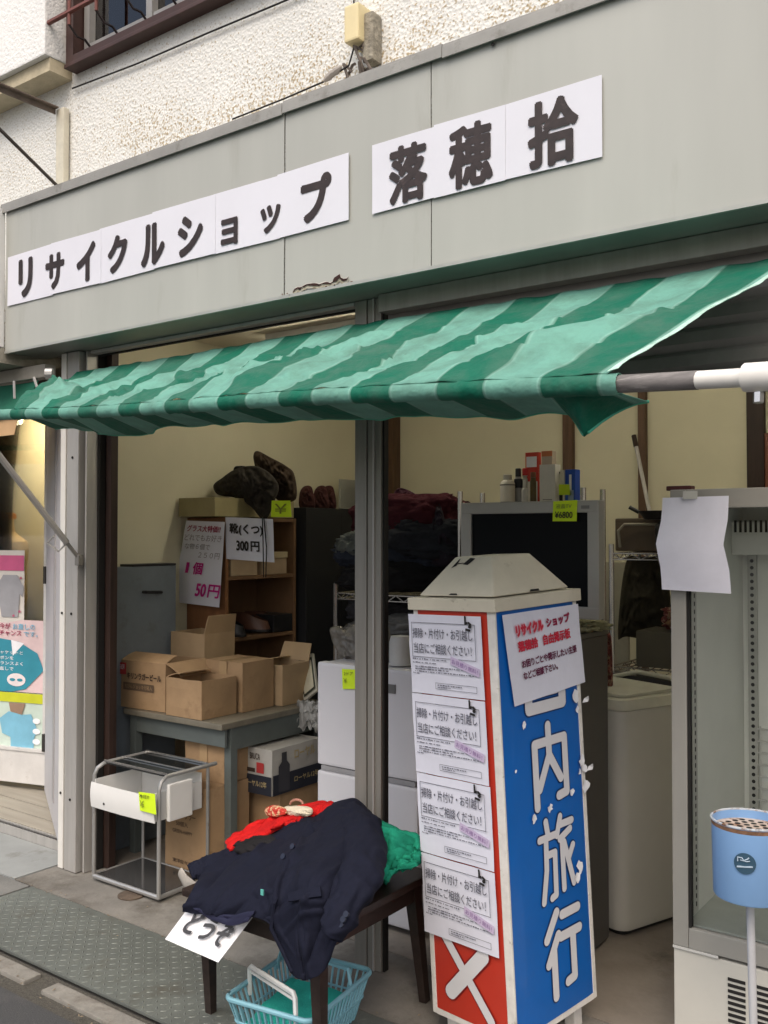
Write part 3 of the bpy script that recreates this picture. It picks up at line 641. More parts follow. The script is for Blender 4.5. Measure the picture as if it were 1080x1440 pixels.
for i, s_ in enumerate(['ジャケットと', 'ズボンを', 'バランスよく', 'お直しで']): letters(mb, s_, O+ex*.45+ey*(.52-i*.075), ex*(.05*len(s_)), ey*.05, .01, .003)
obj('lettering', mb, HALO, t)
t, O, ex, ey = poster('shirt_poster', 'pale green poster showing a blue shirted torso, lowest on the glass', -60, 68, 976, 1066, M('poster_mint', (.55, .66, .58), .5))
obj('yellow_band', poly(MB(), O, ex, ey, [(0, .85), (1, .85), (1, 1), (0, 1)], .001), M('lime_band', (.55, .58, .03), .5), t)
obj('shirt_print', poly(MB(), O, ex, ey, [(.63, .02), (.86, .02), (.88, .35), (.92, .4), (.84, .68), (.74, .66), (.6, .7), (.5, .58), (.53, .35), (.62, .3)], .001), M('light_blue_print', (.2, .47, .62), .5), t)
obj('neck_print', poly(MB(), O, ex, ey, [(.62, .70), (.74, .66), (.78, .84), (.6, .84)], .002), M('skin_print', (.3, .2, .14), .5), t)
mb = MB()
for (a, b) in ((.90, .58), (.90, .42), (.90, .26), (.90, .10), (.77, .10)): poly(mb, O, ex, ey, disc(a, b, .04, 1.1), .003)
obj('badge_print', mb, HALO, t)
lt = thing('display_bulb', 'warm bulb lighting the window display of the next shop', 'lamp', (-5.15, 3.265, 2.2))
em2 = bpy.data.materials.new('display_bulb_glow'); em2.use_nodes = True; q_ = em2.node_tree.nodes['Principled BSDF']; q_.inputs['Emission Color'].default_value = (1, .8, .5, 1); q_.inputs['Emission Strength'].default_value = 260
obj('bulb', MB().lathe((-5.15, 3.265, 2.20), [(0, 0), (.03, .012), (.04, .04), (.025, .07), (.015, .08)], 16, caps=False), em2, lt, smooth=True); obj('socket', MB().lathe((-5.15, 3.265, 2.282), [(.02, 0), (.02, .06)], 12), WHITEP, lt)
mb = MB(); c = on_glass(11, 800, -.24); c.z = 0
prof = [(.12, 1.05), (.155, 1.15), (.14, 1.25), (.15, 1.36), (.165, 1.45), (.15, 1.50), (.09, 1.535), (.055, 1.56), (.047, 1.60), (.045, 1.66), (.0, 1.665)]
mb.lathe(c, prof, 28); mb.v = [Vector((p.x, c.y+(p.y-c.y)*.65, p.z)) for p in mb.v]
mn = thing('mannequin', 'headless tan dress form behind the glass above the posters', 'mannequin', c)
obj('torso', mb, M('tan_linen', (.74, .56, .32), .8, var=.08), mn, smooth=True)
obj('neck_cap', MB().lathe(c+Vector((0, 0, 1.64)), [(.049, 0), (.049, .03), (.03, .04), (0, .04)], 20), M('orange_cap', (.62, .26, .06), .5), mn, smooth=True)
obj('stand', MB().tube([c+Vector((0, 0, .1)), c+Vector((0, 0, 1.06))], .015, 8), BLACKP, mn)

for (lx, ly, lab) in ((-2.9, 3.75, 'white fluorescent ceiling lamp over the desk in the left bay'), (-1.4, 4.3, 'white fluorescent ceiling lamp over the pan rack in the right bay')):
    t = thing('ceiling_lamp', lab, 'lamp', (lx, ly, 2.6), 0, 'fluorescent lamps on the shop ceiling')
    obj('housing', MB().box(lx-.6, lx+.6, ly-.06, ly+.06, 2.575, 2.618, .004), WHITEP, t)
    em = bpy.data.materials.get('lamp_tube') or bpy.data.materials.new('lamp_tube'); em.use_nodes = True
    nb_ = em.node_tree.nodes['Principled BSDF']; nb_.inputs['Emission Color'].default_value = (1, .92, .72, 1); nb_.inputs['Emission Strength'].default_value = TUBE
    obj('tube', MB().tube([(lx-.58, ly, 2.55), (lx+.58, ly, 2.55)], .016, 10), em, t)
# ------------------------------------------------------------------ INTERIOR, LEFT BAY
def simple_box(name, x0, x1, y0, y1, z0, z1, mat, bev=.003, parent=None, **k): return obj(name, MB().box(x0, x1, y0, y1, z0, z1, bev), mat, parent, **k)
# grey steel panel cabinet
t = thing('steel_cabinet', 'blue grey steel cabinet side with a black top strip and small handle', 'cabinet', (-3.8, 3.3, 0))
simple_box('panel', -3.90, -3.80, 2.95, 3.34, .005, P(200, 797, Y=3.1).z, M('blue_grey_steel', (.155, .18, .20), .5, var=.15, vs=4, dirt=((.1, .1, .1), .55, .8, 6)), .004, t)
z_ = P(200, 797, Y=3.1).z
simple_box('top_strip', -3.90, -3.80, 3.06, 3.34, z_, z_+.012, BLACKP, .002, t)
obj('handle', MB().tube([(-3.795, 3.12, 1.255), (-3.77, 3.12, 1.255), (-3.77, 3.22, 1.25), (-3.795, 3.22, 1.25)], .008, 6), BLACKP, t)
# bookshelf
WOODSH = M('orange_brown_veneer', (.22, .10, .045), .5, var=.15, vs=5, stretch=(4, 4, .6))
WOODSH2 = M('shelf_board', (.17, .095, .05), .55, var=.15, vs=5)
bk = thing('bookshelf', 'brown veneer bookshelf with shoe boxes against the left wall', 'bookshelf', (-3.8, 3.83, 0))
simple_box('side_panel', -3.95, -3.65, 3.55, 3.572, .004, 1.635, WOODSH, .002, bk); simple_box('side_panel', -3.95, -3.65, 4.09, 4.11, .004, 1.635, WOODSH2, .002, bk)
simple_box('back_panel', -3.952, -3.94, 3.573, 4.089, .01, 1.63, WOODSH2, 0, bk)
for z in (.05, .36, .66, .97, 1.30, 1.615): simple_box('shelf', -3.94, -3.652, 3.573, 4.089, z, z+.02, WOODSH2, .001, bk)
for i, (a, b) in enumerate(((3.60, 3.80), (3.84, 4.04))):
    tt = thing('shoe_box', ['pale shoe box on the left of the bookshelf shelf', 'cream shoe box on the right of the bookshelf shelf'][i], 'shoe box', (-3.8, (a+b)/2, 1.32), group='shoe boxes in the bookshelf')
    simple_box('body', -3.93, -3.66, a, b, 1.321, 1.41, M('shoe_box_card', (.40, .30, .2), .7), .002, tt); simple_box('lid', -3.932, -3.655, a-.003, b+.003, 1.411, 1.445, M('shoe_box_lid', (.5, .42, .27), .7), .002, tt)
def shoe(name, label, base, rz, mat, mat2, L=.26, W=.09, Hh=.09, group=None):
    t = thing(name, label, 'shoe', base, rz, group)
    def f(u, v):
        a = 2*math.pi*u; prof = [(0, 1.0), (.12, 1.03), (.45, 1.0), (.8, .8), (1, .6)]
        hh = v; wv = (1-.35*hh**1.6)*W/2; x = math.cos(a)*L/2*(1-.12*hh)+( -.0)*hh; y = math.sin(a)*wv*(1+.12*math.cos(a))
        top = Hh*(1 if x < 0 else max(.45, 1-.55*(x/(L/2))**.8)); return (x, y, .012+hh*top)
    obj('upper', MB().grid(f, 24, 8), mat, t, local=True, smooth=True)
    s_ = obj('sole', MB().lathe((0, 0, 0), [(.5, 0), (.5, .014)], 24), mat2, t, local=True)
    for vv in s_.data.vertices: vv.co.x *= L*1.02; vv.co.y *= W*1.05
    s_ = obj('collar', MB().lathe((0, 0, 0), [(.5, 0), (.3, -.02)], 20, caps=False), mat2, t, local=True)
    for vv in s_.data.vertices: vv.co.x = vv.co.x*L*.5-L*.12; vv.co.y *= W*.6; vv.co.z += Hh*.96
    return t
BLEA = M('black_leather', (.012, .012, .013), .35); BRLEA = M('brown_leather', (.09, .04, .025), .4, var=.2)
shoe('leather_shoe', 'dark brown leather shoe pointing out of the bookshelf, nearer one', (-3.78, 3.86, 1.0), 20, BRLEA, BLEA, group='brown shoes in the bookshelf')
shoe('leather_shoe', 'dark brown leather shoe pointing out of the bookshelf, rear one', (-3.78, 3.97, 1.0), 20, BRLEA, BLEA, group='brown shoes in the bookshelf')
shoe('leather_shoe', 'black shoe at the left end of the bookshelf shelf', (-3.76, 3.66, .992), 10, BLEA, BLEA)
t = simple_box('drawer_box', -3.90, -3.655, 3.93, 4.085, .992, 1.09, BLACKP, .004, label='black box with a small silver catch in the bookshelf', cat='box'); 
# carton on top of the bookshelf, clothes
ctn = thing('shoe_carton', 'pale open carton on top of the bookshelf full of dark clothes', 'carton', (-3.8, 3.83, 1.637))
zc = 1.64
mb = MB().box(-3.94, -3.66, 3.48, 3.49, zc, zc+.10).box(-3.94, -3.66, 4.09, 4.10, zc, zc+.10).box(-3.67, -3.66, 3.491, 4.089, zc, zc+.10).box(-3.94, -3.93, 3.491, 4.089, zc, zc+.1).box(-3.929, -3.671, 3.491, 4.089, zc, zc+.008)
obj('body', mb, M('olive_carton', (.36, .31, .16), .8, var=.1), ctn)
def blob(name, c, size, mat, seed=0, rz=0, amp=.18, s=3.0, label=None, cat='garment', group=None, fl=2.3, parent=None, n=(80, 44), tilt=0, pw=.62):
    c = Vector(c); rot = Matrix.Rotation(R(rz), 3, 'Z') @ Matrix.Rotation(R(tilt), 3, 'Y')
    def sg(x): return math.copysign(abs(x)**pw, x)
    def f(u, v):
        a = 2*math.pi*u; b = math.pi*(v-.5)
        d = Vector((sg(math.cos(a))*sg(math.cos(b)), sg(math.sin(a))*sg(math.cos(b)), sg(math.sin(b))))
        q = Vector((d.x*s+seed, d.y*s*fl*.5, d.z*s*.7))
        k = 1+amp*(noise.noise(q)*.8+(1-abs(noise.noise(q*2.1))*2)*.45-(abs(noise.noise(q*4.3+Vector((3, 1, 2))))*.75)-abs(noise.noise(Vector((q.x*9, q.y*2, q.z*9))))*.35)
        p = Vector((d.x*size[0]*k, d.y*size[1]*k, d.z*size[2]*k)); p.z = max(p.z, -size[2]*.92)
        return c+rot @ p+Vector((0, 0, size[2]))
    CRB = creases(int(seed*3)+1, 40, .01, .03, .15, .5); f0 = f
    def f(u, v):
        p = f0(u, v); k = CRB(u, v)*amp*.35*math.sin(math.pi*v)*math.sin(math.pi*u)**.3; return p+(p-c-Vector((0, 0, size[2])))*k
    mb = MB().grid(f, n[0], n[1])
    return obj(name, mb, mat, parent, smooth=True, auto=180, label=label, cat=cat if label else None, group=group)
def fabric(name, col, v=.25, dirt=None): return M(name, col, .9, var=v, vs=14, bump=.3, bs=220, spec=.15, dirt=dirt)
def cloth(rows, nu=40, nv=40, thick=.004, amp=.006, s=9, seed=0, nc=26):
    CR = creases(seed+100, nc, .012, .045, .2, .8)
    """smooth draped sheet through rows of 3-D points"""
    G = [[Vector(q) for q in r_] for r_ in rows]
    def cr(P_, t):
        n_ = len(P_)-1; x = t*n_; i = min(int(x), n_-1); w_ = x-i
        p0 = P_[max(i-1, 0)]; p1 = P_[i]; p2 = P_[i+1]; p3 = P_[min(i+2, n_)]
        return .5*((2*p1)+(p2-p0)*w_+(2*p0-5*p1+4*p2-p3)*w_*w_+(3*p1-p0-3*p2+p3)*w_**3)
    def f(u, v):
        p = cr([cr(r_, u) for r_ in G], v)
        d = abs(noise.noise(Vector((p.x*s+seed, p.y*s*.6, p.z*s*.5))))*2-.4
        d += .4*noise.noise(Vector((p.x*s*2.7, p.y*s*2+seed, p.z*s*2)))
        d += 1.1*CR(u, v)
        return p+Vector((.25*d*amp, -.75*d*amp, .7*d*amp))
    return MB().grid(f, nu, nv, thick)
# jacket heap on the bookshelf: tall brown bag and grey-brown sleeve
def sil(name, pts, yc, th, mat, label, cat='garment', seed=0, nn=24, group=None, parent=None, bump=.02):
    """soft body filled out from its outline (px) at distance yc, real thickness th"""
    O_ = [P(x, y, Y=yc) for x, y in pts]; c = sum(O_, Vector())/len(O_); m_ = len(O_)
    # smooth closed outline
    loop = []
    for i in range(m_):
        p0, p1, p2, p3 = O_[i-1], O_[i], O_[(i+1) % m_], O_[(i+2) % m_]
        for k in range(10):
            w_ = k/10; loop.append(.5*((2*p1)+(p2-p0)*w_+(2*p0-5*p1+4*p2-p3)*w_*w_+(3*p1-p0-3*p2+p3)*w_**3))
    L = len(loop)
    CR = creases(seed+7, 40, .015, .05, .2, .8); xs_ = [p.x for p in O_]; zs_ = [p.z for p in O_]; X0, X1, Z0, Z1 = min(xs_), max(xs_), min(zs_), max(zs_)
    vs = []; fs_ = []
    vd = Vector((-c.x, -c.y, 0)).normalized()
    for side in (1, -1):
        base = len(vs)
        for j in range(nn):
            q = j/nn
            for i in range(L):
                p = c.lerp(loop[i], 1-q*.999 if j else 1.0)
                dep = math.sqrt(max(0, 1-(1-q)**2))*th
                w1 = p.x*.8+p.z*.5+.05*noise.noise(p*9+Vector((seed, 0, 0)))
                d = (abs(noise.noise(Vector((w1*22+seed, p.z*5, side*3))))*2.4+abs(noise.noise(Vector((p.x*26, seed+side, p.z*16))))*1.2+noise.noise(Vector((p.x*60, seed, p.z*50)))*.4-.9*CR((p.x-X0)/(X1-X0), (p.z-Z0)/(Z1-Z0)))*bump*min(1, q*5)
                vs.append(p+vd*side*(dep-d))
        for j in range(nn-1):
            for i in range(L): fs_.append((base+j*L+i, base+j*L+(i+1) % L, base+(j+1)*L+(i+1) % L, base+(j+1)*L+i))
        fs_.append(tuple(base+(nn-1)*L+i for i in range(L)))
    for i in range(L): fs_.append((i, (i+1) % L, nn*L+(i+1) % L, nn*L+i))
    mb = MB().add(vs, fs_); return obj(name, mb, mat, parent, smooth=True, auto=180, label=label, cat=cat if label else None, group=group)
GBR = fabric('grey_brown_cloth', (.040, .035, .029), .4); BRN = fabric('brown_suede', (.055, .038, .027), .3); BKC = fabric('black_cloth', (.016, .015, .016))
sil('handbag', [(356, 640), (362, 634), (380, 643), (402, 655), (414, 668), (416, 702), (392, 704), (378, 688), (362, 676), (358, 655)], 3.86, .07, BRN, 'brown suede bag standing up on the clothes heap on the bookshelf', 'bag', 3)
sil('jacket', [(300, 682), (312, 672), (326, 662), (342, 656), (362, 656), (380, 666), (392, 684), (386, 705), (377, 727), (368, 730), (352, 712), (330, 700), (316, 698), (304, 694)], 3.72, .09, GBR, 'grey brown jacket slumped over the carton on the bookshelf', 'jacket', 8)
sil('jumper', [(328, 660), (338, 655), (352, 658), (366, 668), (372, 690), (350, 700), (332, 690)], 3.80, .09, BKC, 'black garment bundled behind the grey brown jacket', 'garment', 12)
obj('drawstring', MB().tube([P(369, 728, Y=3.52), P(370, 760, Y=3.50), P(371, 812, Y=3.5)], .003, 5).tube([P(371, 728, Y=3.52), P(375, 770, Y=3.50), P(374, 812, Y=3.5)], .003, 5), BKC, label='black cord hanging in front of the shoe price note', cat='cord')
def note(name, label, px4, Y, mat, lines, cat='price note', amp=.004, yshift=0, cr=None):
    """px4: corners bl, br, tr, tl in the view; hangs at depth Y"""
    c = [P(x, y, Y=Y) for x, y in px4]
    t = thing(name, label, cat, (c[0]+c[1])/2)
    obj('sheet', quadgrid(*c, 8, 8, amp, 8, .0006, crease=cr), mat, t, smooth=True)
    for (s_, u0, v0, u1, v1, m_, off) in lines:
        ex = (c[1]-c[0])*(1-v0)+(c[2]-c[3])*v0; ey = (c[3]-c[0]); O_ = c[0]+ex*u0+ey*v0-Vector((0, .006, 0))
        obj('lettering', letters(MB(), s_, O_, ex*(u1-u0), ey*(v1-v0), off), m_, t)
    return t
nt = note('price_note', 'tall pink and white note 1個 50円 on the bookshelf side', [(242, 846), (309, 854), (316, 734), (262, 732)], 3.50, PAPER,
     [('グラス大特価!!', .08, .87, .92, .95, M('maroon_ink', (.3, .01, .06)), .02), ('どれでもお好き', .06, .76, .96, .84, M('grey_ink', (.25, .22, .25)), .0),
      ('な物６個で', .1, .66, .70, .73, MATS['grey_ink'], .0), ('２５０円', .45, .56, .94, .63, MATS['grey_ink'], .0), ('1', .20, .37, .27, .50, PINK, .015), ('個', .36, .36, .58, .51, PINK, .03), ('50', .48, .10, .70, .26, PINK, .04), ('円', .74, .10, .98, .26, PINK, .03)])
note('price_note', 'square white note 靴(くつ) 300円 on the bookshelf front', [(318, 786), (386, 791), (384, 730), (317, 727)], 3.53, PAPER,
     [('靴(くつ)', .10, .58, .80, .86, INK, .035), ('300', .24, .22, .50, .46, INK, .045), ('円', .54, .22, .72, .46, INK, .035)])
note('price_card', 'yellow green price card on the carton above the bookshelf', [(381, 727), (410, 727), (408, 704), (382, 704)], 3.62, YEL, [('¥', .2, .2, .8, .8, M('olive_ink', (.2, .25, .02)), 0)], amp=.001)
# black cabinet & things on it
t = thing('black_cabinet', 'tall flat black cabinet right of the bookshelf', 'cabinet', (-3.6, 4.5, 0))
simple_box('body', -3.94, -3.60, 4.14, 4.80, .004, 1.70, M('matt_black', (.012, .013, .016), .6), .004, t)
simple_box('door_gap', -3.599, -3.5985, 4.465, 4.469, .05, 1.67, DARK, 0, t)
t = thing('black_shelf_unit', 'low dark unit in the corner behind the refrigerator', 'cabinet', (-3.2, 4.8, 0))
simple_box('body', -3.59, -2.75, 4.60, 5.1, .004, 1.30, M('near_black_wood', (.02, .018, .018), .6), .004, t)
simple_box('top', -3.59, -2.74, 4.58, 5.11, 1.301, 1.32, M('near_black_top', (.035, .03, .028), .5), .003, t)
for i, px_ in enumerate((432, 452, 462)):
    b = P(px_, 714, Y=4.4+.08*i); 
    sil('winter_boot', [(px_-10, 715), (px_-11, 695), (px_-6, 685), (px_+3, 683), (px_+8, 690), (px_+10, 715)], 4.35+.1*i, .05, fabric('wine_felt', (.075, .03, .028)), ['dark wine felt boot leftmost on the black cabinet', 'dark wine felt boot middle one on the black cabinet', 'dark wine felt boot rightmost on the black cabinet'][i], 'boot', i*5, group='boots on the black cabinet', bump=.01)
t = thing('display_rack', 'small grey white open rack standing beside the black cabinet', 'rack', (-3.35, 4.85, 1.32))
gw = M('rack_grey_white', (.36, .36, .32), .5, var=.05)
a = P(483, 690, Y=4.8).x
mb = MB().box(a, a+.016, 4.75, 5.0, 1.321, 1.90, .002).box(a+.18, a+.196, 4.75, 5.0, 1.321, 1.90, .002).box(a+.017, a+.179, 4.75, 5.0, 1.45, 1.47, .002).box(a+.017, a+.179, 4.75, 5.0, 1.70, 1.715, .002)
obj('frame', mb, gw, t); obj('back', MB().box(a+.017, a+.179, 4.98, 4.99, 1.716, 1.9), gw, t)
# desk
DK = M('desk_steel', (.115, .135, .13), .5, metal=.15, var=.1, vs=8, dirt=((.1, .1, .09), .6, .8, 9))
t = thing('steel_desk', 'old grey steel desk with worn top holding cartons', 'desk', (-3.36, 3.35, 0))
simple_box('top', -3.76, -3.08, 2.975, 3.72, .672, .70, M('worn_desk_top', (.17, .155, .12), .45, var=.2, vs=10), .006, t)
for (x, y) in ((-3.74, 3.0), (-3.13, 3.04), (-3.74, 3.66), (-3.13, 3.66)): simple_box('leg', x, x+.042, y, y+.042, .003, .671, DK, .003, t)
simple_box('apron', -3.74, -3.09, 3.005, 3.02, .59, .671, DK, .002, t); simple_box('apron', -3.105, -3.09, 3.083, 3.70, .57, .671, DK, .002, t)
simple_box('back_panel', -3.74, -3.12, 3.69, 3.70, .2, .671, M('dark_steel', (.05, .055, .055), .6), .002, t)
# cartons
def carton(label, x0, x1, y0, y1, z0, z1, mat=CARD, flaps='', rz=0, tape=False, group='cardboard cartons on the desk', name='carton', prints=()):
    cx_, cy_ = (x0+x1)/2, (y0+y1)/2; t = thing(name, label, 'carton', (cx_, cy_, z0), rz, group)
    a, b, h = (x1-x0)/2, (y1-y0)/2, z1-z0; th = .005
    mb = MB()
    def wall(p, q, o):     # slightly bowed wall panel
        p, q = Vector(p), Vector(q); n_ = Vector(o)
        mb.grid(lambda u, v: p.lerp(q, u)+Vector((0, 0, h*v+.004*nz(u*3+x0*9, y0*7)*v))+n_*((.005*math.sin(math.pi*u)*math.sin(math.pi*v))+.003*nz(u*4+x0*5, v*4, y0*3)*math.sin(math.pi*u)-.006*max(0, 1-6*abs(v-.5)*1.2)*.3), 6, 4, th)
    wall((-a, -b, 0), (a, -b, 0), (0, -1, 0)); wall((a, -b, 0), (a, b, 0), (1, 0, 0)); wall((a, b, 0), (-a, b, 0), (0, 1, 0)); wall((-a, b, 0), (-a, -b, 0), (-1, 0, 0))
    mb.box(-a+.006, a-.006, -b+.006, b-.006, .001, .007)
    if 'c' in flaps or not flaps: mb.box(-a+.001, a-.001, -b+.001, b-.001, h-.004, h)
    obj('body', mb, mat, t, local=True)
    def flap(p, q, d):
        p, q, d = Vector(p), Vector(q), Vector(d)
        obj('flap', MB().grid(lambda u, v: p.lerp(q, u)+d*v+Vector((0, 0, .006*math.sin(v*3)))-(q-p)*(.04*v*(.5-u)*-2), 4, 4, .004), mat, t, local=True)
    k = min(a, b)*.95
    if 'f' in flaps: flap((-a, -b, h), (a, -b, h), (0, k*.72, k*.25))
    if 'r' in flaps: flap((a, -b, h), (a, b, h), (.02, 0, k*.9))
    if 'R' in flaps: flap((a, -b, h), (a, b, h), (k*.75, 0, -k*.45))
    if 'l' in flaps: flap((-a, b, h), (-a, -b, h), (k*.8, 0, k*.22))
    if 'b' in flaps: flap((a, b, h), (-a, b, h), (0, .03, k*.9))
    if 'B' in flaps: flap((a, b, h), (-a, b, h), (0, -k*.6, k*.4))
    if tape: obj('tape', MB().box(-.025, .025, -b-.0065, -b-.0055, h*.45, h).box(-.025, .025, -b-.006, b, h+.001, h+.0016), TAPE, t, local=True)
    for (s_, face, u0, v0, u1, v1, m_, off) in prints:
        if face == 'f': O_, ex_, ey_ = Vector((-a, -b-.0065, 0)), Vector((2*a, 0, 0)), Vector((0, 0, h))
        else: O_, ex_, ey_ = Vector((a+.0065, -b, 0)), Vector((0, 2*b, 0)), Vector((0, 0, h))
        if s_ is None: obj('print', MB().add([O_+ex_*u0+ey_*v0, O_+ex_*u1+ey_*v0, O_+ex_*u1+ey_*v1, O_+ex_*u0+ey_*v1], [(0, 1, 2, 3)]), m_, t, local=True)
        else: obj('lettering', letters(MB(), s_, O_+ex_*u0+ey_*v0, ex_*(u1-u0), ey_*(v1-v0), off, .0012), m_, t, local=True)
    return t
BRINK = M('carton_ink', (.05, .03, .022), .7); RDI = M('carton_red', (.42, .04, .04), .6)
carton('beer carton marked キリンラガービール with its flaps ajar on the desk', -3.83, -3.50, 3.0, 3.26, .702, .93, CARD, 'fR', 3,
       prints=[('キリンラガービール', 'f', .22, .62, .93, .76, BRINK, .03), (None, 'f', .02, .70, .20, .95, RDI, 0), ('未成年', 'f', .05, .80, .17, .92, HALO, .0), (None, 'f', .14, .38, .78, .54, M('carton_ink_faded', (.12, .08, .05), .7), 0), ('大びんジョッキ付箱入', 'f', .17, .42, .75, .51, CARD, .0)])
carton('open carton with torn front edge standing nearest on the desk', -3.455, -3.215, 2.98, 3.20, .702, .878, CARD, 'l')
carton('plain closed carton behind the nearest open carton', -3.45, -3.20, 3.225, 3.44, .702, .935, CARD, 'c', tape=True)
carton('carton with raised pale flaps at the right end of the desk', -3.36, -3.16, 3.46, 3.66, .702, .90, CARD2, 'lb')
carton('tall narrow carton with one flap standing up behind the beer carton', -3.78, -3.53, 3.29, 3.50, .702, 1.045, CARD2, 'r')
carton('tall carton printed 400型タンブラー standing on the floor under the desk', -3.42, -3.13, 2.95, 3.20, .003, .41, CARD, 'c', group='cardboard cartons under the desk', tape=False,
       prints=[('K577', 'f', .62, .90, .88, .95, BRINK, .02), ('400型タンブラー', 'f', .08, .62, .72, .70, BRINK, .01), ('50個入', 'f', .28, .53, .55, .585, BRINK, 0), ('GREEN-HAPPY', 'f', .2, .45, .65, .49, BRINK, 0), ('東洋佐々木ガラス', 'f', .2, .12, .9, .165, BRINK, .01)])
carton('plain carton resting on top of the tall tumbler carton', -3.40, -3.14, 3.05, 3.28, .412, .60, CARD, 'c', group='cardboard cartons under the desk', tape=True)
carton('low carton on the floor below the whisky carton', -3.30, -3.0, 3.27, 3.56, .003, .345, CARD, 'c', group='cardboard cartons under the desk')
WC = M('white_carton', (.42, .41, .38), .6, var=.05); NVI = M('dark_print', (.025, .028, .04), .4)
carton('white whisky carton with dark bottle print and ローヤル12年 lettering', -3.17, -2.985, 3.20, 3.545, .348, .555, WC, 'c', group='cardboard cartons under the desk',
       prints=[(None, 'f', 0, 0, 1, .42, NVI, 0), (None, 'r', 0, 0, 1, .45, NVI, 0), (None, 'r', 0, .0, .0, .0, NVI, 0) if False else (None, 'r', .98, .0, 1, 1, NVI, 0),
               ('ローヤル12年', 'f', .1, .16, .85, .30, M('gold_ink', (.45, .36, .18), .5), .01), ('BRUCA', 'f', .28, .76, .62, .90, BRINK, .01), (None, 'f', .12, .47, .45, .56, BRINK, 0), (None, 'f', .5, .47, .75, .7, RDI, 0),
               ('ローヤル12年', 'r', .42, .18, .92, .32, MATS['gold_ink'], .01), ('ローヤル', 'r', .42, .70, .85, .92, MATS['gold_ink'], .02)])
wc = [o for o in scene.objects if o.get('label', '').startswith('white whisky')][0]
mb = MB(); a_ = .0925+.009; b_ = .1725
bt = [(.10, .05), (.32, .05), (.32, .62), (.26, .72), (.26, .92), (.16, .92), (.16, .72), (.10, .62)]
mb.add([Vector((a_, -b_+2*b_*u, .207*v)) for u, v in bt], [tuple(range(8))]); obj('bottle_print', mb, M('bottle_print', (.05, .05, .06), .4), wc, local=True)
# framed picture leaning
t = thing('framed_certificate', 'framed certificate with dark border leaning on the refrigerator', 'picture frame', P(430, 985, Y=3.62))
c = [P(428, 985, Y=3.60), P(446, 970, Y=3.60), P(440, 918, Y=3.70), P(417, 924, Y=3.70)]
obj('frame', quadgrid(*c, 2, 2, 0, thick=.012), M('pale_frame', (.50, .48, .40), .5), t)
cc = sum(c, Vector())/4; obj('border', quadgrid(*[cc+(q-cc)*.84-Vector((-.003, .006, 0)) for q in c], 2, 2, 0, thick=.001), M('frame_border', (.05, .055, .04), .5), t)
obj('certificate', quadgrid(*[cc+(q-cc)*.72-Vector((-.005, .009, 0)) for q in c], 2, 2, 0, thick=.001), M('certificate_paper', (.58, .55, .42), .6), t)
obj('crumpled_bag', MB().grid(lambda u, v: P(418+30*u, 985+38*v+10*noise.noise(Vector((u*5, v*5, 1))), Y=3.50+.03*noise.noise(Vector((u*6, v*6, 0)))), 14, 14, .001), M('white_film', (.5, .5, .48), .4, transl=.3), label='crumpled white plastic film at the desk corner by the refrigerator', cat='plastic film')
# refrigerator
t = thing('refrigerator', 'small white two door refrigerator behind the pillar', 'refrigerator', (-2.3, 3.25, 0))
simple_box('body', -2.545, -2.045, 3.055, 3.55, .02, 1.015, FRIDGEW, .008, t)
d1 = simple_box('door', -2.545, -2.045, 3.0, 3.05, .60, 1.02, FRIDGEW, .012, t); simple_box('door', -2.545, -2.045, 3.0, 3.05, .03, .575, FRIDGEW, .012, t)
simple_box('handle_recess', -2.53, -2.06, 3.006, 3.05, .577, .597, M('grey_recess', (.3, .3, .31), .5), .003, t)
a = P(543, 973, Y=2.998); b = P(556, 962, Y=2.998); simple_box('emblem', a.x, b.x, 2.995, 2.9995, a.z, b.z, M('emblem_grey', (.2, .2, .2), .3, metal=.5), .0005, d1)
note('price_card', 'yellow green price card stuck to the top of the refrigerator door', [(482, 968), (500.5, 968), (500.5, 941), (481, 940)], 2.992, YEL, [('2ドア', .2, .70, .85, .88, INK, 0), ('¥', .15, .3, .4, .55, MATS['olive_ink'], 0)], amp=.0005)
sil('plastic_bag', [(464, 884), (476, 880), (486, 884), (500, 876), (530, 872), (546, 880), (550, 910), (548, 930), (480, 931), (474, 915), (468, 903)], 3.2, .10, M('clear_film', (.16, .15, .135), .25, var=.35, vs=14, bump=.8, bs=30), 'dusty clear plastic bag of goods on top of the refrigerator', 'plastic bag', 4)
mb = MB(); c = P(560, 930, Y=3.12); mb.lathe((c.x+.01, c.y, 1.021), [(.045, 0), (.045, .09), (.038, .115), (.0, .12)], 24)
obj('jar', mb, M('white_jar', (.48, .48, .47), .4), smooth=True, label='plain white cylindrical jar on the refrigerator beside the plastic bag', cat='jar')
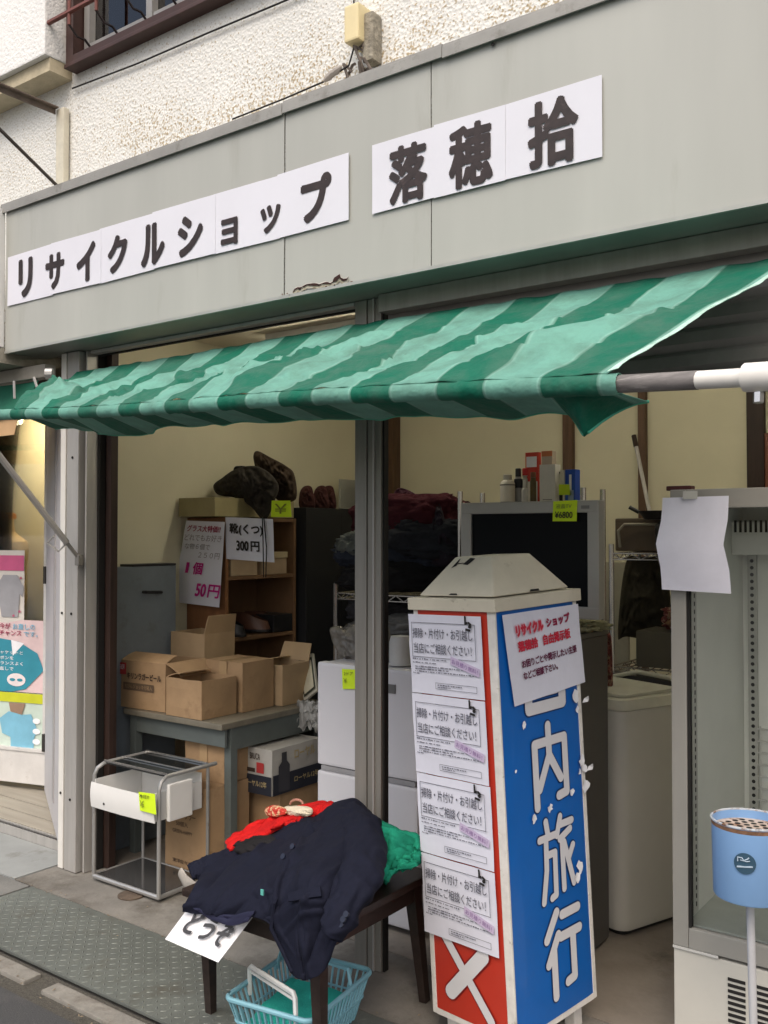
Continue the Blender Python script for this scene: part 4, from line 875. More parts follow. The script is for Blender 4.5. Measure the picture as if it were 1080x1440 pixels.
# ------------------------------------------------------------------ RACKS
def wire_rack(label, x0, x1, y0, y1, zs, top, group='chrome wire racks in the shop'):
    t = thing('wire_rack', label, 'wire rack', ((x0+x1)/2, (y0+y1)/2, 0), 0, group)
    for (x, y) in ((x0, y0), (x1, y0), (x0, y1), (x1, y1)): obj('post', MB().tube([(x, y, .003), (x, y, top)], .012, 8), CHROME, t, smooth=True)
    for z in zs:
        mb = MB()
        for (a, b) in (((x0, y0), (x1, y0)), ((x1, y0), (x1, y1)), ((x1, y1), (x0, y1)), ((x0, y1), (x0, y0))):
            a, b = Vector(a+(z,)), Vector(b+(z,)); mb.tube([a, b], .004, 5); dz = Vector((0, 0, -.028)); mb.tube([a+dz, b+dz], .004, 5)
            n_ = int((b-a).length/.045)
            for i in range(n_): mb.tube([a.lerp(b, i/n_)+(dz if i % 2 else Vector()), a.lerp(b, (i+1)/n_)+(Vector() if i % 2 else dz)], .0025, 4, caps=False)
        n_ = int((x1-x0)/.035)
        for i in range(1, n_): mb.tube([(x0+(x1-x0)*i/n_, y0, z), (x0+(x1-x0)*i/n_, y1, z)], .0022, 4, caps=False)
        obj('shelf', mb, CHROME, t)
    return t
wire_rack('chrome wire rack behind the television holding bottles on top', -2.26, -1.66, 3.66, 3.86, (.3, 1.0, 1.672), 1.74)
wire_rack('chrome wire rack holding the heap of second hand clothes', -3.02, -2.32, 3.70, 4.15, (.25, .95, 1.25), 1.30)
wire_rack('chrome wire rack holding pans near the display refrigerator', -1.765, -1.0, 4.2, 4.55, (.25, .93, 1.457), 1.50)
# garments on rack
gs = [('maroon_sweater', (-2.68, 3.9, 1.50), (.30, .2, .12), (.055, .012, .018), 'dark maroon sweater on top of the clothes heap'),
      ('striped_coat', (-2.52, 3.88, 1.42), (.26, .2, .10), (.02, .022, .028), 'blackish coat spilling right of the maroon sweater'),
      ('blue_sweater', (-2.72, 3.86, 1.37), (.32, .2, .08), (.025, .03, .045), 'dark blue sweater in the middle of the clothes heap'),
      ('grey_shirt', (-2.80, 3.80, 1.42), (.22, .15, .07), (.10, .11, .105), 'grey green shirt crumpled at the left of the heap'),
      ('black_trousers', (-2.66, 3.86, 1.262), (.34, .2, .08), (.014, .014, .016), 'black trousers folded at the base of the upper heap')]
for i, (nm, c, s_, col, lb) in enumerate(gs): blob(nm, c, s_, fabric(nm+'_cloth', col, .3), i*7.3, i*13, .19, label=lb, cat='garment', group='second hand clothes heap')
sil('scarf', [(556, 690), (564, 686), (580, 692), (588, 700), (584, 712), (560, 712), (554, 700)], 3.95, .08, fabric('maroon_scarf', (.05, .018, .03)), 'small peaked maroon scarf crowning the clothes heap', 'scarf', 3)
sil('cap', [(610, 712), (617, 706), (622, 716), (628, 735), (640, 742), (642, 790), (600, 790), (602, 730)], 3.8, .12, fabric('dark_purple', (.022, .018, .026)), 'dark peaked hood standing beside the television', 'garment', 9)
for i, (c, s_, col, lb) in enumerate([((-2.75, 3.84, .965), (.24, .16, .075), (.17, .165, .155), 'pale grey shirt lying below the dark clothes heap'), ((-2.50, 3.84, .962), (.2, .16, .055), (.12, .10, .075), 'olive brown shirt lying on the lower rack shelf'), ((-2.58, 3.82, 1.06), (.22, .16, .05), (.15, .15, .15), 'grey folded sweatshirt on the lower rack shelf'), ((-2.8, 3.86, 1.10), (.2, .16, .06), (.03, .03, .035), 'black folded shirt on the lower rack shelf')]):
    blob('folded_shirt', c, s_, fabric('shirt_cloth_%s' % 'abcd'[i], col, .3), 20+i*5, i*20, .2, label=lb, cat='garment', group='second hand clothes heap')
simple_box('storage_tray', -2.80, -2.36, 3.64, 3.69, .90, .96, M('ivory_tray', (.42, .38, .28), .5), .006, label='ivory plastic tray edge under the shirts', cat='tray')
simple_box('dark_crate', -2.9, -2.40, 3.76, 4.1, .27, .62, M('dark_crate', (.03, .03, .03), .6), .01, label='black crate low on the clothes rack', cat='crate')
# dark fridge with TV
t = thing('dark_refrigerator', 'dark grey refrigerator under the television', 'refrigerator', (-1.72, 3.25, 0))
dg_m = M('graphite_enamel', (.075, .072, .068), .4, var=.06)
simple_box('body', -2.0, -1.455, 3.10, 3.425, .02, 1.165, dg_m, .008, t); simple_box('door', -2.0, -1.455, 3.045, 3.095, .03, 1.165, dg_m, .008, t)
simple_box('top_lid', -2.0, -1.452, 3.10, 3.427, 1.166, 1.185, M('graphite_top', (.12, .115, .10), .5), .004, t)
blob('crumpled_cloth', (-1.50, 3.30, 1.186), (.07, .1, .018), fabric('khaki_rag', (.33, .32, .2)), 2, 0, .5, label='crumpled khaki rag on top of the dark refrigerator', cat='rag')
TVY = 3.20; a = P(648, 705, Y=TVY).x; b = P(842, 705, Y=TVY).x; zt = P(840, 703, Y=TVY).z; zb = P(842, 872, Y=TVY).z
tv = thing('television', 'silver framed flat television with a black screen', 'television', ((a+b)/2, TVY+.05, zb))
sv = M('silver_bezel', (.40, .40, .38), .4, metal=.15, var=.03)
obj('bezel', MB().box(a, b, TVY, TVY+.05, zt-.045, zt, .006).box(a, b, TVY, TVY+.05, zb, zb+.045, .006).box(a, a+.045, TVY+.001, TVY+.05, zb+.04, zt-.04, .004).box(b-.045, b, TVY+.001, TVY+.05, zb+.04, zt-.04, .004), sv, tv)
simple_box('screen', a+.04, b-.04, TVY+.012, TVY+.04, zb+.04, zt-.04, M('lcd_black', (.004, .005, .007), .45, spec=.12), 0, tv)
simple_box('back', a+.03, b-.03, TVY+.051, TVY+.10, zb+.03, zt-.03, BLACKP, .01, tv)
simple_box('foot', (a+b)/2-.13, (a+b)/2+.13, TVY-.02, TVY+.14, 1.186, 1.20, sv, .004, tv); simple_box('neck', (a+b)/2-.04, (a+b)/2+.04, TVY+.03, TVY+.07, 1.20, zb, sv, .003, tv)
c = P(823, 713, Y=TVY-.001); simple_box('badge', c.x-.016, c.x+.016, TVY-.0015, TVY, c.z-.006, c.z+.006, M('badge_grey', (.2, .2, .2), .4), 0, tv)
note('price_card', 'yellow green price card on the television frame reading 液晶TV', [(777, 733), (811, 733), (812, 703), (778, 705)], TVY-.004, YEL, [('液晶TV', .15, .62, .8, .85, M('green_ink', (.1, .2, .05)), .0), ('¥6800', .12, .15, .85, .48, INK, .02)], amp=.001)
# goods on top shelf
ZS = 1.676
def shelfpt(px, Y=3.78): return P(px, 702, Y=Y).x
def bottle(label, px, r, h, cr, ch, m, mc, Y=3.78, group='bottles and boxes above the television', bands=()):
    c = (shelfpt(px, Y), Y, ZS); t = thing('bottle', label, 'bottle', c, 0, group)
    obj('body', MB().lathe(c, [(r*.95, 0), (r, .006), (r, h*.85), (r*.8, h*.95), (cr, h)], 18), m, t, smooth=True)
    obj('cap', MB().lathe((c[0], c[1], ZS+h+.001), [(cr, 0), (cr, ch), (cr*.8, ch+.003), (0, ch+.003)], 14), mc, t, smooth=True)
    for z0, z1, mm in bands: obj('label_band', MB().lathe((c[0], c[1], ZS), [(r+.0012, z0), (r+.0012, z1)], 18, caps=False), mm, t, smooth=True)
cream = M('cream_label', (.78, .75, .66), .5)
bottle('wide cream bottle with round cap leftmost above the television', 714, .034, .115, .020, .022, cream, M('ivory_cap', (.6, .58, .5), .5), bands=[(.012, .016, INK), (.09, .094, INK)])
c = (shelfpt(714), 3.78, ZS)
bottle('slim spray can with dark nozzle behind the cream bottle', 729, .018, .13, .013, .035, M('grey_can', (.35, .36, .38), .4), M('navy_cap', (.03, .03, .04), .4), 3.82, bands=[(.08, .12, NVI)])
bottle('bottle with bright red cap above the television', 740, .017, .135, .017, .03, M('pale_can', (.5, .48, .42), .4), M('red_cap', (.6, .03, .03), .4), 3.83)
bottle('small white tapered bottle in front of the red capped one', 738, .014, .075, .006, .03, M('white_bottle', (.6, .6, .57), .4), M('white_cap', (.65, .65, .62), .4), 3.71)
bottle('olive brown glass bottle above the television', 750, .014, .12, .012, .02, M('olive_bottle', (.12, .09, .035), .3), M('brown_cap', (.2, .08, .04), .4), 3.75)
def pack(label, p0, p1, ytop, Y, dep, m, prints=(), name='packet'):
    x0, x1 = shelfpt(p0, Y), shelfpt(p1, Y); h = P((p0+p1)/2, ytop, Y=Y).z-ZS
    t = thing(name, label, 'box', ((x0+x1)/2, Y, ZS), 0, 'bottles and boxes above the television'); simple_box('carton', x0, x1, Y, Y+dep, ZS, ZS+h, m, .001, t)
    for (s_, u0, v0, u1, v1, mm, off) in prints:
        O_ = Vector((x0, Y-.001, ZS)); ex_ = Vector((x1-x0, 0, 0)); ey_ = Vector((0, 0, h))
        if s_ is None: obj('print', MB().add([O_+ex_*u0+ey_*v0, O_+ex_*u1+ey_*v0, O_+ex_*u1+ey_*v1, O_+ex_*u0+ey_*v1], [(0, 1, 2, 3)]), mm, t)
        else: obj('lettering', letters(MB(), s_, O_+ex_*u0+ey_*v0-Vector((0, .001, 0)), ex_*(u1-u0), ey_*(v1-v0), off), mm, t)
pack('red packet with white word band standing behind the bottles', 739, 757, 636, 3.82, .03, M('red_packet', (.6, .05, .03), .5), [(None, .1, .72, .9, .92, HALO, 0), (None, .05, .0, .95, .45, cream, 0)])
pack('tall white box at the middle of the rack top', 759, 781, 653, 3.72, .05, M('white_box', (.78, .77, .70), .6), [(None, .2, .1, .8, .13, M('box_grey', (.35, .34, .3)), 0)])
pack('pale orange topped box behind the tall white box', 762, 777, 634, 3.81, .04, M('peach_box', (.5, .42, .33), .6), [(None, 0, .9, 1, 1, M('orange_print', (.6, .2, .08)), 0)])
pack('white box with small dark print beside the blue box', 782, 794, 661, 3.76, .05, M('white_box', (.78, .77, .70), .6), [(None, .1, .9, .5, .95, INK, 0), (None, .1, .05, .8, .3, NVI, 0)])
pack('blue box with white bottle picture at the right end', 795, 809, 660, 3.76, .05, M('blue_box', (.02, .09, .5), .4), [(None, .4, .25, .65, .85, HALO, 0), (None, .3, .08, .85, .4, M('pale_blue_print', (.3, .4, .6)), 0)])
note('price_card', 'small yellow green tag on the boxes above the television', [(786, 696), (802, 696), (801, 681), (786, 681)], 3.70, YEL, [], amp=.001)
# pans etc on right rack
def pan(label, c, r, mat, handle, nm='frying_pan'):
    t = thing(nm, label, 'pan', c, 0, 'pans on the right wire rack')
    obj('bowl', MB().lathe(c, [(0, .0), (r*.75, .0), (r, .04), (r*.97, .04), (r*.72, .004), (0, .004)], 26, caps=False), mat, t, smooth=True)
    obj('handle', MB().tube([Vector(c)+Vector(handle).normalized()*r*.95+Vector((0, 0, .035)), Vector(c)+Vector(handle)+Vector((0, 0, .06))], .010, 8), BLACKP, t, smooth=True)
z0 = 1.463
blob('black_kettle', (-1.52, 4.32, z0), (.07, .07, .075), BLACKP, 3, 0, .1, label='black lumpy kettle standing on the pan rack', cat='kettle')
blob('brown_pot', (-1.41, 4.30, z0), (.07, .08, .07), M('brown_glaze', (.09, .065, .035), .4, var=.4, vs=20), 6, 0, .12, label='brown speckled pot beside the black kettle', cat='pot')
pan('wide black frying pan lying on the kettle', (-1.56, 4.36, z0+.152), .13, BLACKP, (-.16, -.05, 0))
pan('deeper black pan stacked highest on the pan rack', (-1.36, 4.36, z0+.155), .13, M('pan_black', (.02, .018, .016), .3), (.2, -.1, 0))
pan('black pan stacked under the highest pan', (-1.38, 4.37, z0+.205), .12, M('pan_black', (.02, .018, .016), .3), (.22, .02, 0))
t = thing('toaster_oven', 'brown box oven with pale curved handle on the pan rack', 'oven', (-1.66, 4.42, z0))
simple_box('body', -1.83, -1.58, 4.40, 4.55, z0, z0+.16, M('oven_brown', (.10, .075, .05), .5), .01, t)
obj('handle', MB().tube([(-1.80, 4.39, z0+.02), (-1.80, 4.37, z0+.10), (-1.77, 4.37, z0+.13), (-1.6, 4.37, z0+.13)], .007, 6), M('pale_handle', (.35, .33, .26), .4), t, smooth=True)
b0 = P(892, 612, Y=5.3); b1 = P(914, 722, Y=5.2)
t = thing('broom', 'broom stick with white middle leaning on the back wall', 'broom', (b1.x, b1.y, 0))
dr = (b1-b0)
obj('handle_top', MB().tube([b0, b0+dr*.15], .014, 8), WOODDK, t, smooth=True); obj('stick', MB().tube([b0+dr*.15, b0+dr*1.15], .011, 8), M('pale_stick', (.5, .48, .46), .4), t, smooth=True)
obj('stick_lower', MB().tube([b0+dr*1.15, b0+dr*3.6], .011, 8), WOODDK, t)
end = b0+dr*3.6; obj('brush', MB().box(end.x-.1, end.x+.1, end.y-.03, end.y+.03, .004, end.z, .01), M('bristle', (.2, .15, .08), .9), t)
simple_box('storage_box', -1.66, -1.22, 4.23, 4.5, .934, 1.10, M('khaki_box', (.10, .09, .065), .7, var=.1), .006, label='khaki storage box on the middle shelf of the pan rack', cat='box')
blob('floral_cloth', (-1.40, 4.33, 1.103), (.15, .11, .055), M('red_floral', (.16, .04, .035), .9, var=.3, vs=40, bump=.3, dirt=((.42, .3, .2), .52, .58, 45)), 5, 0, .3, label='red floral cloth bundled on the khaki storage box', cat='cloth')
blob('tan_cloth', (-1.36, 4.26, 1.102), (.13, .05, .05), fabric('tan_towel', (.27, .16, .09)), 9, 10, .4, label='tan towel hanging over the khaki storage box', cat='towel')
sil('hanging_coat', [(880, 790), (905, 786), (935, 790), (938, 890), (880, 895), (868, 890)], 4.5, .06, fabric('dark_olive_coat', (.045, .04, .028)), 'dark olive coat hanging behind the pan rack', 'coat', 2)
sil('floral_bag', [(850, 900), (859, 898), (860, 985), (851, 985)], 3.75, .05, M('red_floral', (.16, .04, .035)), 'narrow red floral bag beside the dark refrigerator', 'bag', 2)
simple_box('white_panel', P(845, 800, Y=4.7).x, P(885, 800, Y=4.7).x, 4.68, 4.7, .004, P(850, 790, Y=4.7).z, M('cream_panel', (.38, .36, .28), .6), .003, label='cream board standing behind the pan rack', cat='board')
# washing machine
t = thing('washing_machine', 'pale rounded top loading washing machine behind the dark refrigerator', 'washing machine', (-1.42, 3.46, 0), -20.7)
wm = M('washer_grey_white', (.58, .58, .53), .45, var=.03)
mb = MB()
def rr(cx0, cx1, cy0, cy1, r_, n_=5):
    pts = []
    for (x, y, a0) in ((cx0+r_, cy0+r_, math.pi), (cx1-r_, cy0+r_, 1.5*math.pi), (cx1-r_, cy1-r_, 0), (cx0+r_, cy1-r_, .5*math.pi)):
        for k in range(n_+1): a_ = a0+k*math.pi/2/n_; pts.append((x+r_*math.cos(a_), y+r_*math.sin(a_)))
    return pts
def loft(mb, secs):
    k = len(mb.v); n_ = len(secs[0][0])
    for pts, z in secs: mb.v += [Vector((p[0], p[1], z if not callable(z) else z(p))) for p in pts]
    for i in range(len(secs)-1):
        for j in range(n_): mb.f.append((k+i*n_+j, k+i*n_+(j+1) % n_, k+(i+1)*n_+(j+1) % n_, k+(i+1)*n_+j))
    mb.f.append(tuple(k+j for j in range(n_))[::-1]); mb.f.append(tuple(k+(len(secs)-1)*n_+j for j in range(n_))); return mb
loft(mb, [(rr(-.53, .0, 0, .5, .05), .03), (rr(-.54, .01, -.01, .51, .05), .06), (rr(-.54, .01, -.01, .51, .05), .80), (rr(-.53, .0, 0, .5, .05), .865)])
obj('body', mb, wm, t, local=True, smooth=True)
mb = loft(MB(), [(rr(-.535, .005, -.005, .505, .05), .868), (rr(-.52, -.01, .01, .49, .05), .905)])
obj('top_rim', mb, M('washer_lid_cream', (.58, .58, .50), .4), t, local=True, smooth=True)
obj('lid', loft(MB(), [(rr(-.46, -.05, .06, .40, .04), .907), (rr(-.46, -.05, .06, .40, .04), .918)]), M('washer_lid_cream', (.48, .48, .38), .4), t, local=True)
obj('control_panel', loft(MB(), [(rr(-.5, -.03, .415, .475, .02), .907), (rr(-.5, -.03, .425, .475, .02), .93)]), M('smoke_lid', (.05, .05, .055), .2), t, local=True)
obj('base', loft(MB(), [(rr(-.5, -.03, .03, .47, .03), .003), (rr(-.5, -.03, .03, .47, .03), .029)]), BLACKP, t, local=True)
obj('lid_hinge', MB().tube([(-.45, .40, .91), (-.3, .43, .95), (-.12, .43, .945), (-.03, .40, .91)], .010, 8), M('washer_lid_cream', (.48, .48, .38)), t, local=True, smooth=True)
# ------------------------------------------------------------------ DISPLAY REFRIGERATOR
FX0, FX1, FY, FD = -.972, -.34, 2.75, .66
FT = P(940, 689, Y=FY).z; FB = .345
df = thing('display_refrigerator', 'tall grey glass fronted display refrigerator, empty inside', 'display refrigerator', (-.65, 3.05, 0))
fm = M('case_grey', (.27, .265, .24), .45, var=.05); fi = M('case_inner', (.82, .83, .78), .5, var=.04)
mb = MB().box(FX0, FX0+.03, FY+.03, FY+FD, FB, FT, .003).box(FX1-.03, FX1, FY+.03, FY+FD, FB, FT, .003).box(FX0+.031, FX1-.031, FY+.03, FY+FD, FT-.03, FT, .002).box(FX0+.031, FX1-.031, FY+FD-.03, FY+FD, FB, FT-.031)
obj('case', mb, fi, df)
mb = MB().box(FX0, FX0+.045, FY, FY+.028, FB+.005, FT, .003).box(FX1-.045, FX1, FY, FY+.028, FB+.005, FT, .003).box(FX0+.046, FX1-.046, FY, FY+.028, FT-.055, FT, .003).box(FX0+.046, FX1-.046, FY, FY+.028, FB+.005, FB+.062, .003)
door = obj('door', mb, fm, df)
obj('glazing', MB().box(FX0+.05, FX1-.05, FY+.012, FY+.017, FB+.066, FT-.058), glass('fridge_pane', (.98, .99, .985), .8), door)
obj('gasket', MB().box(FX0+.046, FX0+.052, FY+.003, FY+.026, FB+.063, FT-.056), DARK, door)
simple_box('inner_floor', FX0+.031, FX1-.031, FY+.031, FY+FD-.031, FB+.03, FB+.065, M('case_floor', (.44, .47, .43), .4), 0, df)
xi = FX0+.031
simple_box('shelf_rail', xi, xi+.012, FY+.06, FY+.10, FB+.08, FT-.1, M('rail_white', (.50, .50, .46), .4), .001, df)
mb = MB(); z = FB+.10
while z < FT-.12: mb.box(xi+.012, xi+.0128, FY+.077, FY+.084, z, z+.013); z += .024
obj('rail_slots', mb, DARK, df, kind='stuff')
simple_box('shelf_rail', xi+.02, xi+.05, FY+FD-.045, FY+FD-.031, FB+.08, FT-.14, MATS['rail_white'], .001, df)
mb = MB(); z = FB+.10
while z < FT-.2:
    k = len(mb.v); mb.lathe((0, 0, 0), [(.0065, 0), (.0065, .0006)], 8); mb.v[k:] = [Vector((xi+.035+p.x, FY+FD-.0455-p.z, z+p.y)) for p in mb.v[k:]]; z += .0235
obj('rail_holes', mb, DARK, df, kind='stuff')
simple_box('air_duct', xi+.0, FX1-.031, FY+FD-.16, FY+FD-.05, FT-.20, FT-.09, fi, .004, df)
mb = MB(); x = xi+.01
while x < FX1-.05: mb.box(x, x+.008, FY+FD-.1615, FY+FD-.1602, FT-.125, FT-.085); x += .0165
obj('duct_slots', mb, DARK, df, kind='stuff')
mb = MB()
for i in range(7): mb.tube([(xi+.06+.045*i, FY+FD-.05, FB+.26), (xi+.06+.045*i, FY+FD-.05, FB+.55)], .0035, 5)
for i in range(8): mb.tube([(xi+.05, FY+FD-.052, FB+.26+.04*i), (xi+.40, FY+FD-.052, FB+.26+.04*i)], .0035, 5)
obj('wire_panel', mb, M('white_wire', (.6, .6, .56), .4), df)
lo = obj('lower_panel', MB().box(FX0, FX1, FY+.006, FY+FD, .012, FB-.006, .004), M('ivory_enamel', (.50, .49, .44), .4, var=.04, dirt=((.3, .27, .2), .62, .85, 8)), df)
obj('trim_strip', MB().box(FX0, FX0+.13, FY-.002, FY+.004, FB-.003, FB+.004), M('strip_pale', (.5, .5, .47), .4), df)
for c0 in range(6):
    mb = MB(); xa = FX0+.155+c0*.062
    for i in range(16): z = FB-.05-i*.0165; mb.box(xa, xa+.048, FY+.0035, FY+.0065, z-.0085, z)
    obj('louvre', mb, DARK, lo, kind='stuff')
a = P(948, 1432, Y=FY+.004); mb = MB(); random.seed(11)
for i in range(7): mb.box(FX0+.02, FX0+.05+random.random()*.07, FY+.004, FY+.0055, a.z-.006*i, a.z-.006*i+.0025)
obj('print', mb, M('print_grey', (.2, .2, .19)), lo)
fold_ = lambda u, v: .022*(1-abs(v-.5)*2)**1.5 * (1 if True else 0)
ppr = note('paper_notice', 'blank looking folded white sheet taped on the display refrigerator', [(929, 829), (1026, 835), (1024, 697), (931, 700)], FY-.035, M('notice_paper', (.66, .67, .76), .75, var=.05, vs=10, bump=.2, bs=12), [], 'notice', .006, cr=lambda u, v: .012-.035*abs(v-.5))
for vv in [o for o in ppr.children if o.name.startswith('sheet')][0].data.vertices:
    hz = (vv.co.z+ppr.location.z-P(930, 829, Y=FY).z)/(P(930, 700, Y=FY).z-P(930, 829, Y=FY).z); vv.co.x -= .013*math.exp(-((hz-.5)/.17)**2)
simple_box('tape', P(965, 700, Y=FY-.015).x, P(985, 700, Y=FY-.015).x, FY-.042, FY-.0405, P(975, 702, Y=FY-.015).z, P(975, 691, Y=FY-.015).z, M('clear_tape', (.5, .5, .46), .2), 0, ppr)
simple_box('remote_handle', P(940, 688, Y=2.85).x, P(975, 688, Y=2.85).x, 2.83, 2.87, FT+.001, FT+.016, M('dark_red_plastic', (.06, .012, .012), .4), .005, label='small dark red handle lying on the display refrigerator top', cat='handle')
# ------------------------------------------------------------------ TROLLEY
tr = thing('drawer_trolley', 'grey tube trolley with a white plastic drawer and glass top', 'trolley', (-3.34, 2.82, 0))
tx0, tx1, ty0, ty1, tz = -3.565, -3.13, 2.665, 2.94, .52
SW = STEELP
obj('side_frame', MB().tube([(tx0, ty0, .02), (tx0, ty0, tz-.05), (tx0+.008, ty0+.01, tz-.02), (tx0+.02, ty0+.04, tz), (tx0+.02, ty1, tz)], .009, 8), SW, tr, smooth=True)
obj('side_frame', MB().tube([(tx1, ty0, .02), (tx1, ty0, tz-.05), (tx1, ty0+.01, tz-.02), (tx1, ty0+.04, tz), (tx1, ty1+.05, tz)], .009, 8), SW, tr, smooth=True)
obj('rear_leg', MB().tube([(tx0, ty1, .02), (tx0, ty1, tz)], .008, 8), SW, tr, smooth=True); obj('rear_leg', MB().tube([(tx1, ty1, .02), (tx1, ty1, tz-.01)], .008, 8), SW, tr, smooth=True)
obj('base_frame', MB().tube([(tx0, ty0, .022), (tx1, ty0, .022), (tx1, ty1, .022), (tx0, ty1, .022), (tx0, ty0, .022)], .0105, 8), SW, tr, smooth=True)
obj('base_glass', MB().box(tx0+.01, tx1-.01, ty0+.01, ty1-.01, .024, .030), M('smoked_glass_base', (.05, .05, .05), .08, spec=.8), tr)
obj('top_glass', MB().box(tx0+.03, tx1-.012, ty0+.04, ty1, tz-.004, tz+.003), M('smoked_glass', (.02, .022, .022), .08, spec=.8), tr)
obj('top_rails', MB().tube([(tx0+.02, ty0+.04, tz+.008), (tx1, ty0+.04, tz+.008)], .006, 6).tube([(tx0+.02, ty0+.14, tz+.008), (tx1, ty0+.14, tz+.008)], .004, 6).tube([(tx0+.02, ty1, tz+.008), (tx1, ty1, tz+.008)], .006, 6), CHROME, tr, smooth=True)
dz0, dz1 = .335, .445
mb = MB()
th = .004; y0, y1_ = ty0-.012, ty1-.02
mb.box(tx0+.002, tx1-.004, y0, y0+th, dz0, dz1, .002)
obj('drawer_front', MB().grid(lambda u, v: (tx0+.004+(tx1-tx0-.008)*u, y0-.014+.012*abs(u-.5)**2*2-.006*math.sin(v*3.1), dz0-.0+(dz1-dz0)*v), 8, 5, .004), WHITEP, tr, smooth=True)
mb = MB().box(tx0+.014, tx1-.016, y1_-th, y1_, dz0, dz1+.045, .001).box(tx0+.012, tx0+.012+th, y0+.006, y1_-.005, dz0, dz1+.01).box(tx1-.02, tx1-.02+th, y0+.006, y1_-.005, dz0, dz1+.01).box(tx0+.017, tx1-.021, y0+.006, y1_-.005, dz0, dz0+th)
obj('drawer_body', mb, WHITEP, tr)
obj('side_pocket', MB().box(tx1+.010, tx1+.03, ty0+.03, ty0+.16, dz0, dz1+.045, .006), WHITEP, tr)
c = P(148, 1128, Y=y0-.02); obj('pull_hole', MB().tube([c, c+Vector((0, .004, 0))], .005, 8), DARK, tr)
note('price_card', 'yellow green price card on the white trolley drawer', [(199, 1137), (222, 1143), (220, 1114), (197, 1111)], y0-.025, YEL, [('▲▲T', .1, .75, .7, .92, INK, .02) if False else ('本⃞T'[:1]+'日T', .1, .72, .7, .92, INK, .02), ('¥', .1, .2, .35, .6, MATS['olive_ink'], .0)], amp=.001)

# ------------------------------------------------------------------ BENCH WITH CLOTHES
BW = M('dark_bench_wood', (.026, .017, .014), .45, var=.35, vs=12, dirt=((.11, .07, .045), .62, .8, 18), stretch=(3, 1, 3))
bn = thing('low_table', 'dark worn wooden low table under the navy jacket', 'table', (-2.05, 2.34, 0))
bx0, bx1, by0, by1, bz = -2.31, -1.745, 2.06, 2.66, .425
simple_box('tabletop', bx0, bx1, by0, by1, bz-.025, bz, BW, .006, bn)
obj('apron', MB().box(bx0+.03, bx1-.03, by0+.03, by0+.045, bz-.085, bz-.026).box(bx1-.045, bx1-.03, by0+.046, by1-.046, bz-.085, bz-.026).box(bx0+.03, bx0+.045, by0+.046, by1-.046, bz-.085, bz-.026).box(bx0+.03, bx1-.03, by1-.045, by1-.03, bz-.085, bz-.026), BW, bn)
for (x, y) in ((bx0+.05, by0+.06), (bx1-.05, by0+.06), (bx0+.05, by1-.06), (bx1-.05, by1-.06)):
    ox = -.02 if x < -2 else .03; oy = (.04 if x < -2 else -.02) if y < 2.3 else .03
    k = MB(); k.tube([(x, y, bz-.03), (x+ox, y+oy, .003)], [.030, .018], 4); obj('leg', k, BW, bn)
def rows(data): return [[P(x, y, Y=yy) for x, y, yy in r_] for r_ in data]
jk = thing('navy_jacket', 'navy wool blazer draped over the low table with its sleeves hanging', 'jacket', (-2.1, 2.3, .43))
obj('left_front', cloth(rows([
    [(322, 1190, 2.38), (352, 1178, 2.42), (390, 1160, 2.46), (430, 1142, 2.50), (462, 1140, 2.54)],
    [(300, 1202, 2.32), (340, 1192, 2.34), (385, 1178, 2.36), (425, 1168, 2.38), (455, 1165, 2.40)],
    [(288, 1222, 2.20), (330, 1214, 2.20), (372, 1206, 2.2), (412, 1198, 2.2), (440, 1190, 2.25)],
    [(278, 1245, 2.08), (318, 1243, 2.07), (358, 1243, 2.06), (398, 1240, 2.05), (424, 1232, 2.06)],
    [(268, 1262, 2.035), (308, 1266, 2.02), (348, 1270, 2.01), (385, 1272, 2.0), (402, 1274, 2.0)],
    [(261, 1276, 2.03), (300, 1283, 2.01), (338, 1284, 2.0), (374, 1288, 1.99), (392, 1308, 1.99)]]), 110, 110, .006, .013, 7, 1), NAVY, jk, smooth=True, auto=180)
obj('right_front', cloth(rows([
    [(428, 1150, 2.52), (448, 1135, 2.56), (475, 1128, 2.57), (500, 1124, 2.56), (517, 1136, 2.52)],
    [(422, 1185, 2.32), (448, 1170, 2.33), (480, 1155, 2.36), (512, 1150, 2.40), (528, 1165, 2.42)],
    [(402, 1225, 2.09), (432, 1212, 2.10), (470, 1198, 2.15), (505, 1190, 2.22), (529, 1200, 2.30)],
    [(388, 1262, 1.985), (420, 1255, 1.98), (455, 1248, 1.99), (490, 1240, 2.04), (518, 1242, 2.12)],
    [(384, 1300, 1.98), (412, 1298, 1.965), (445, 1290, 1.965), (472, 1282, 1.98), (490, 1285, 2.0)],
    [(404, 1338, 1.975), (418, 1340, 1.96), (440, 1335, 1.955), (458, 1325, 1.965), (478, 1310, 1.98)],
    [(412, 1360, 1.97), (422, 1368, 1.96), (436, 1370, 1.955), (452, 1362, 1.96), (460, 1345, 1.97)]]), 110, 120, .006, .014, 7, 5), NAVY, jk, smooth=True, auto=180)
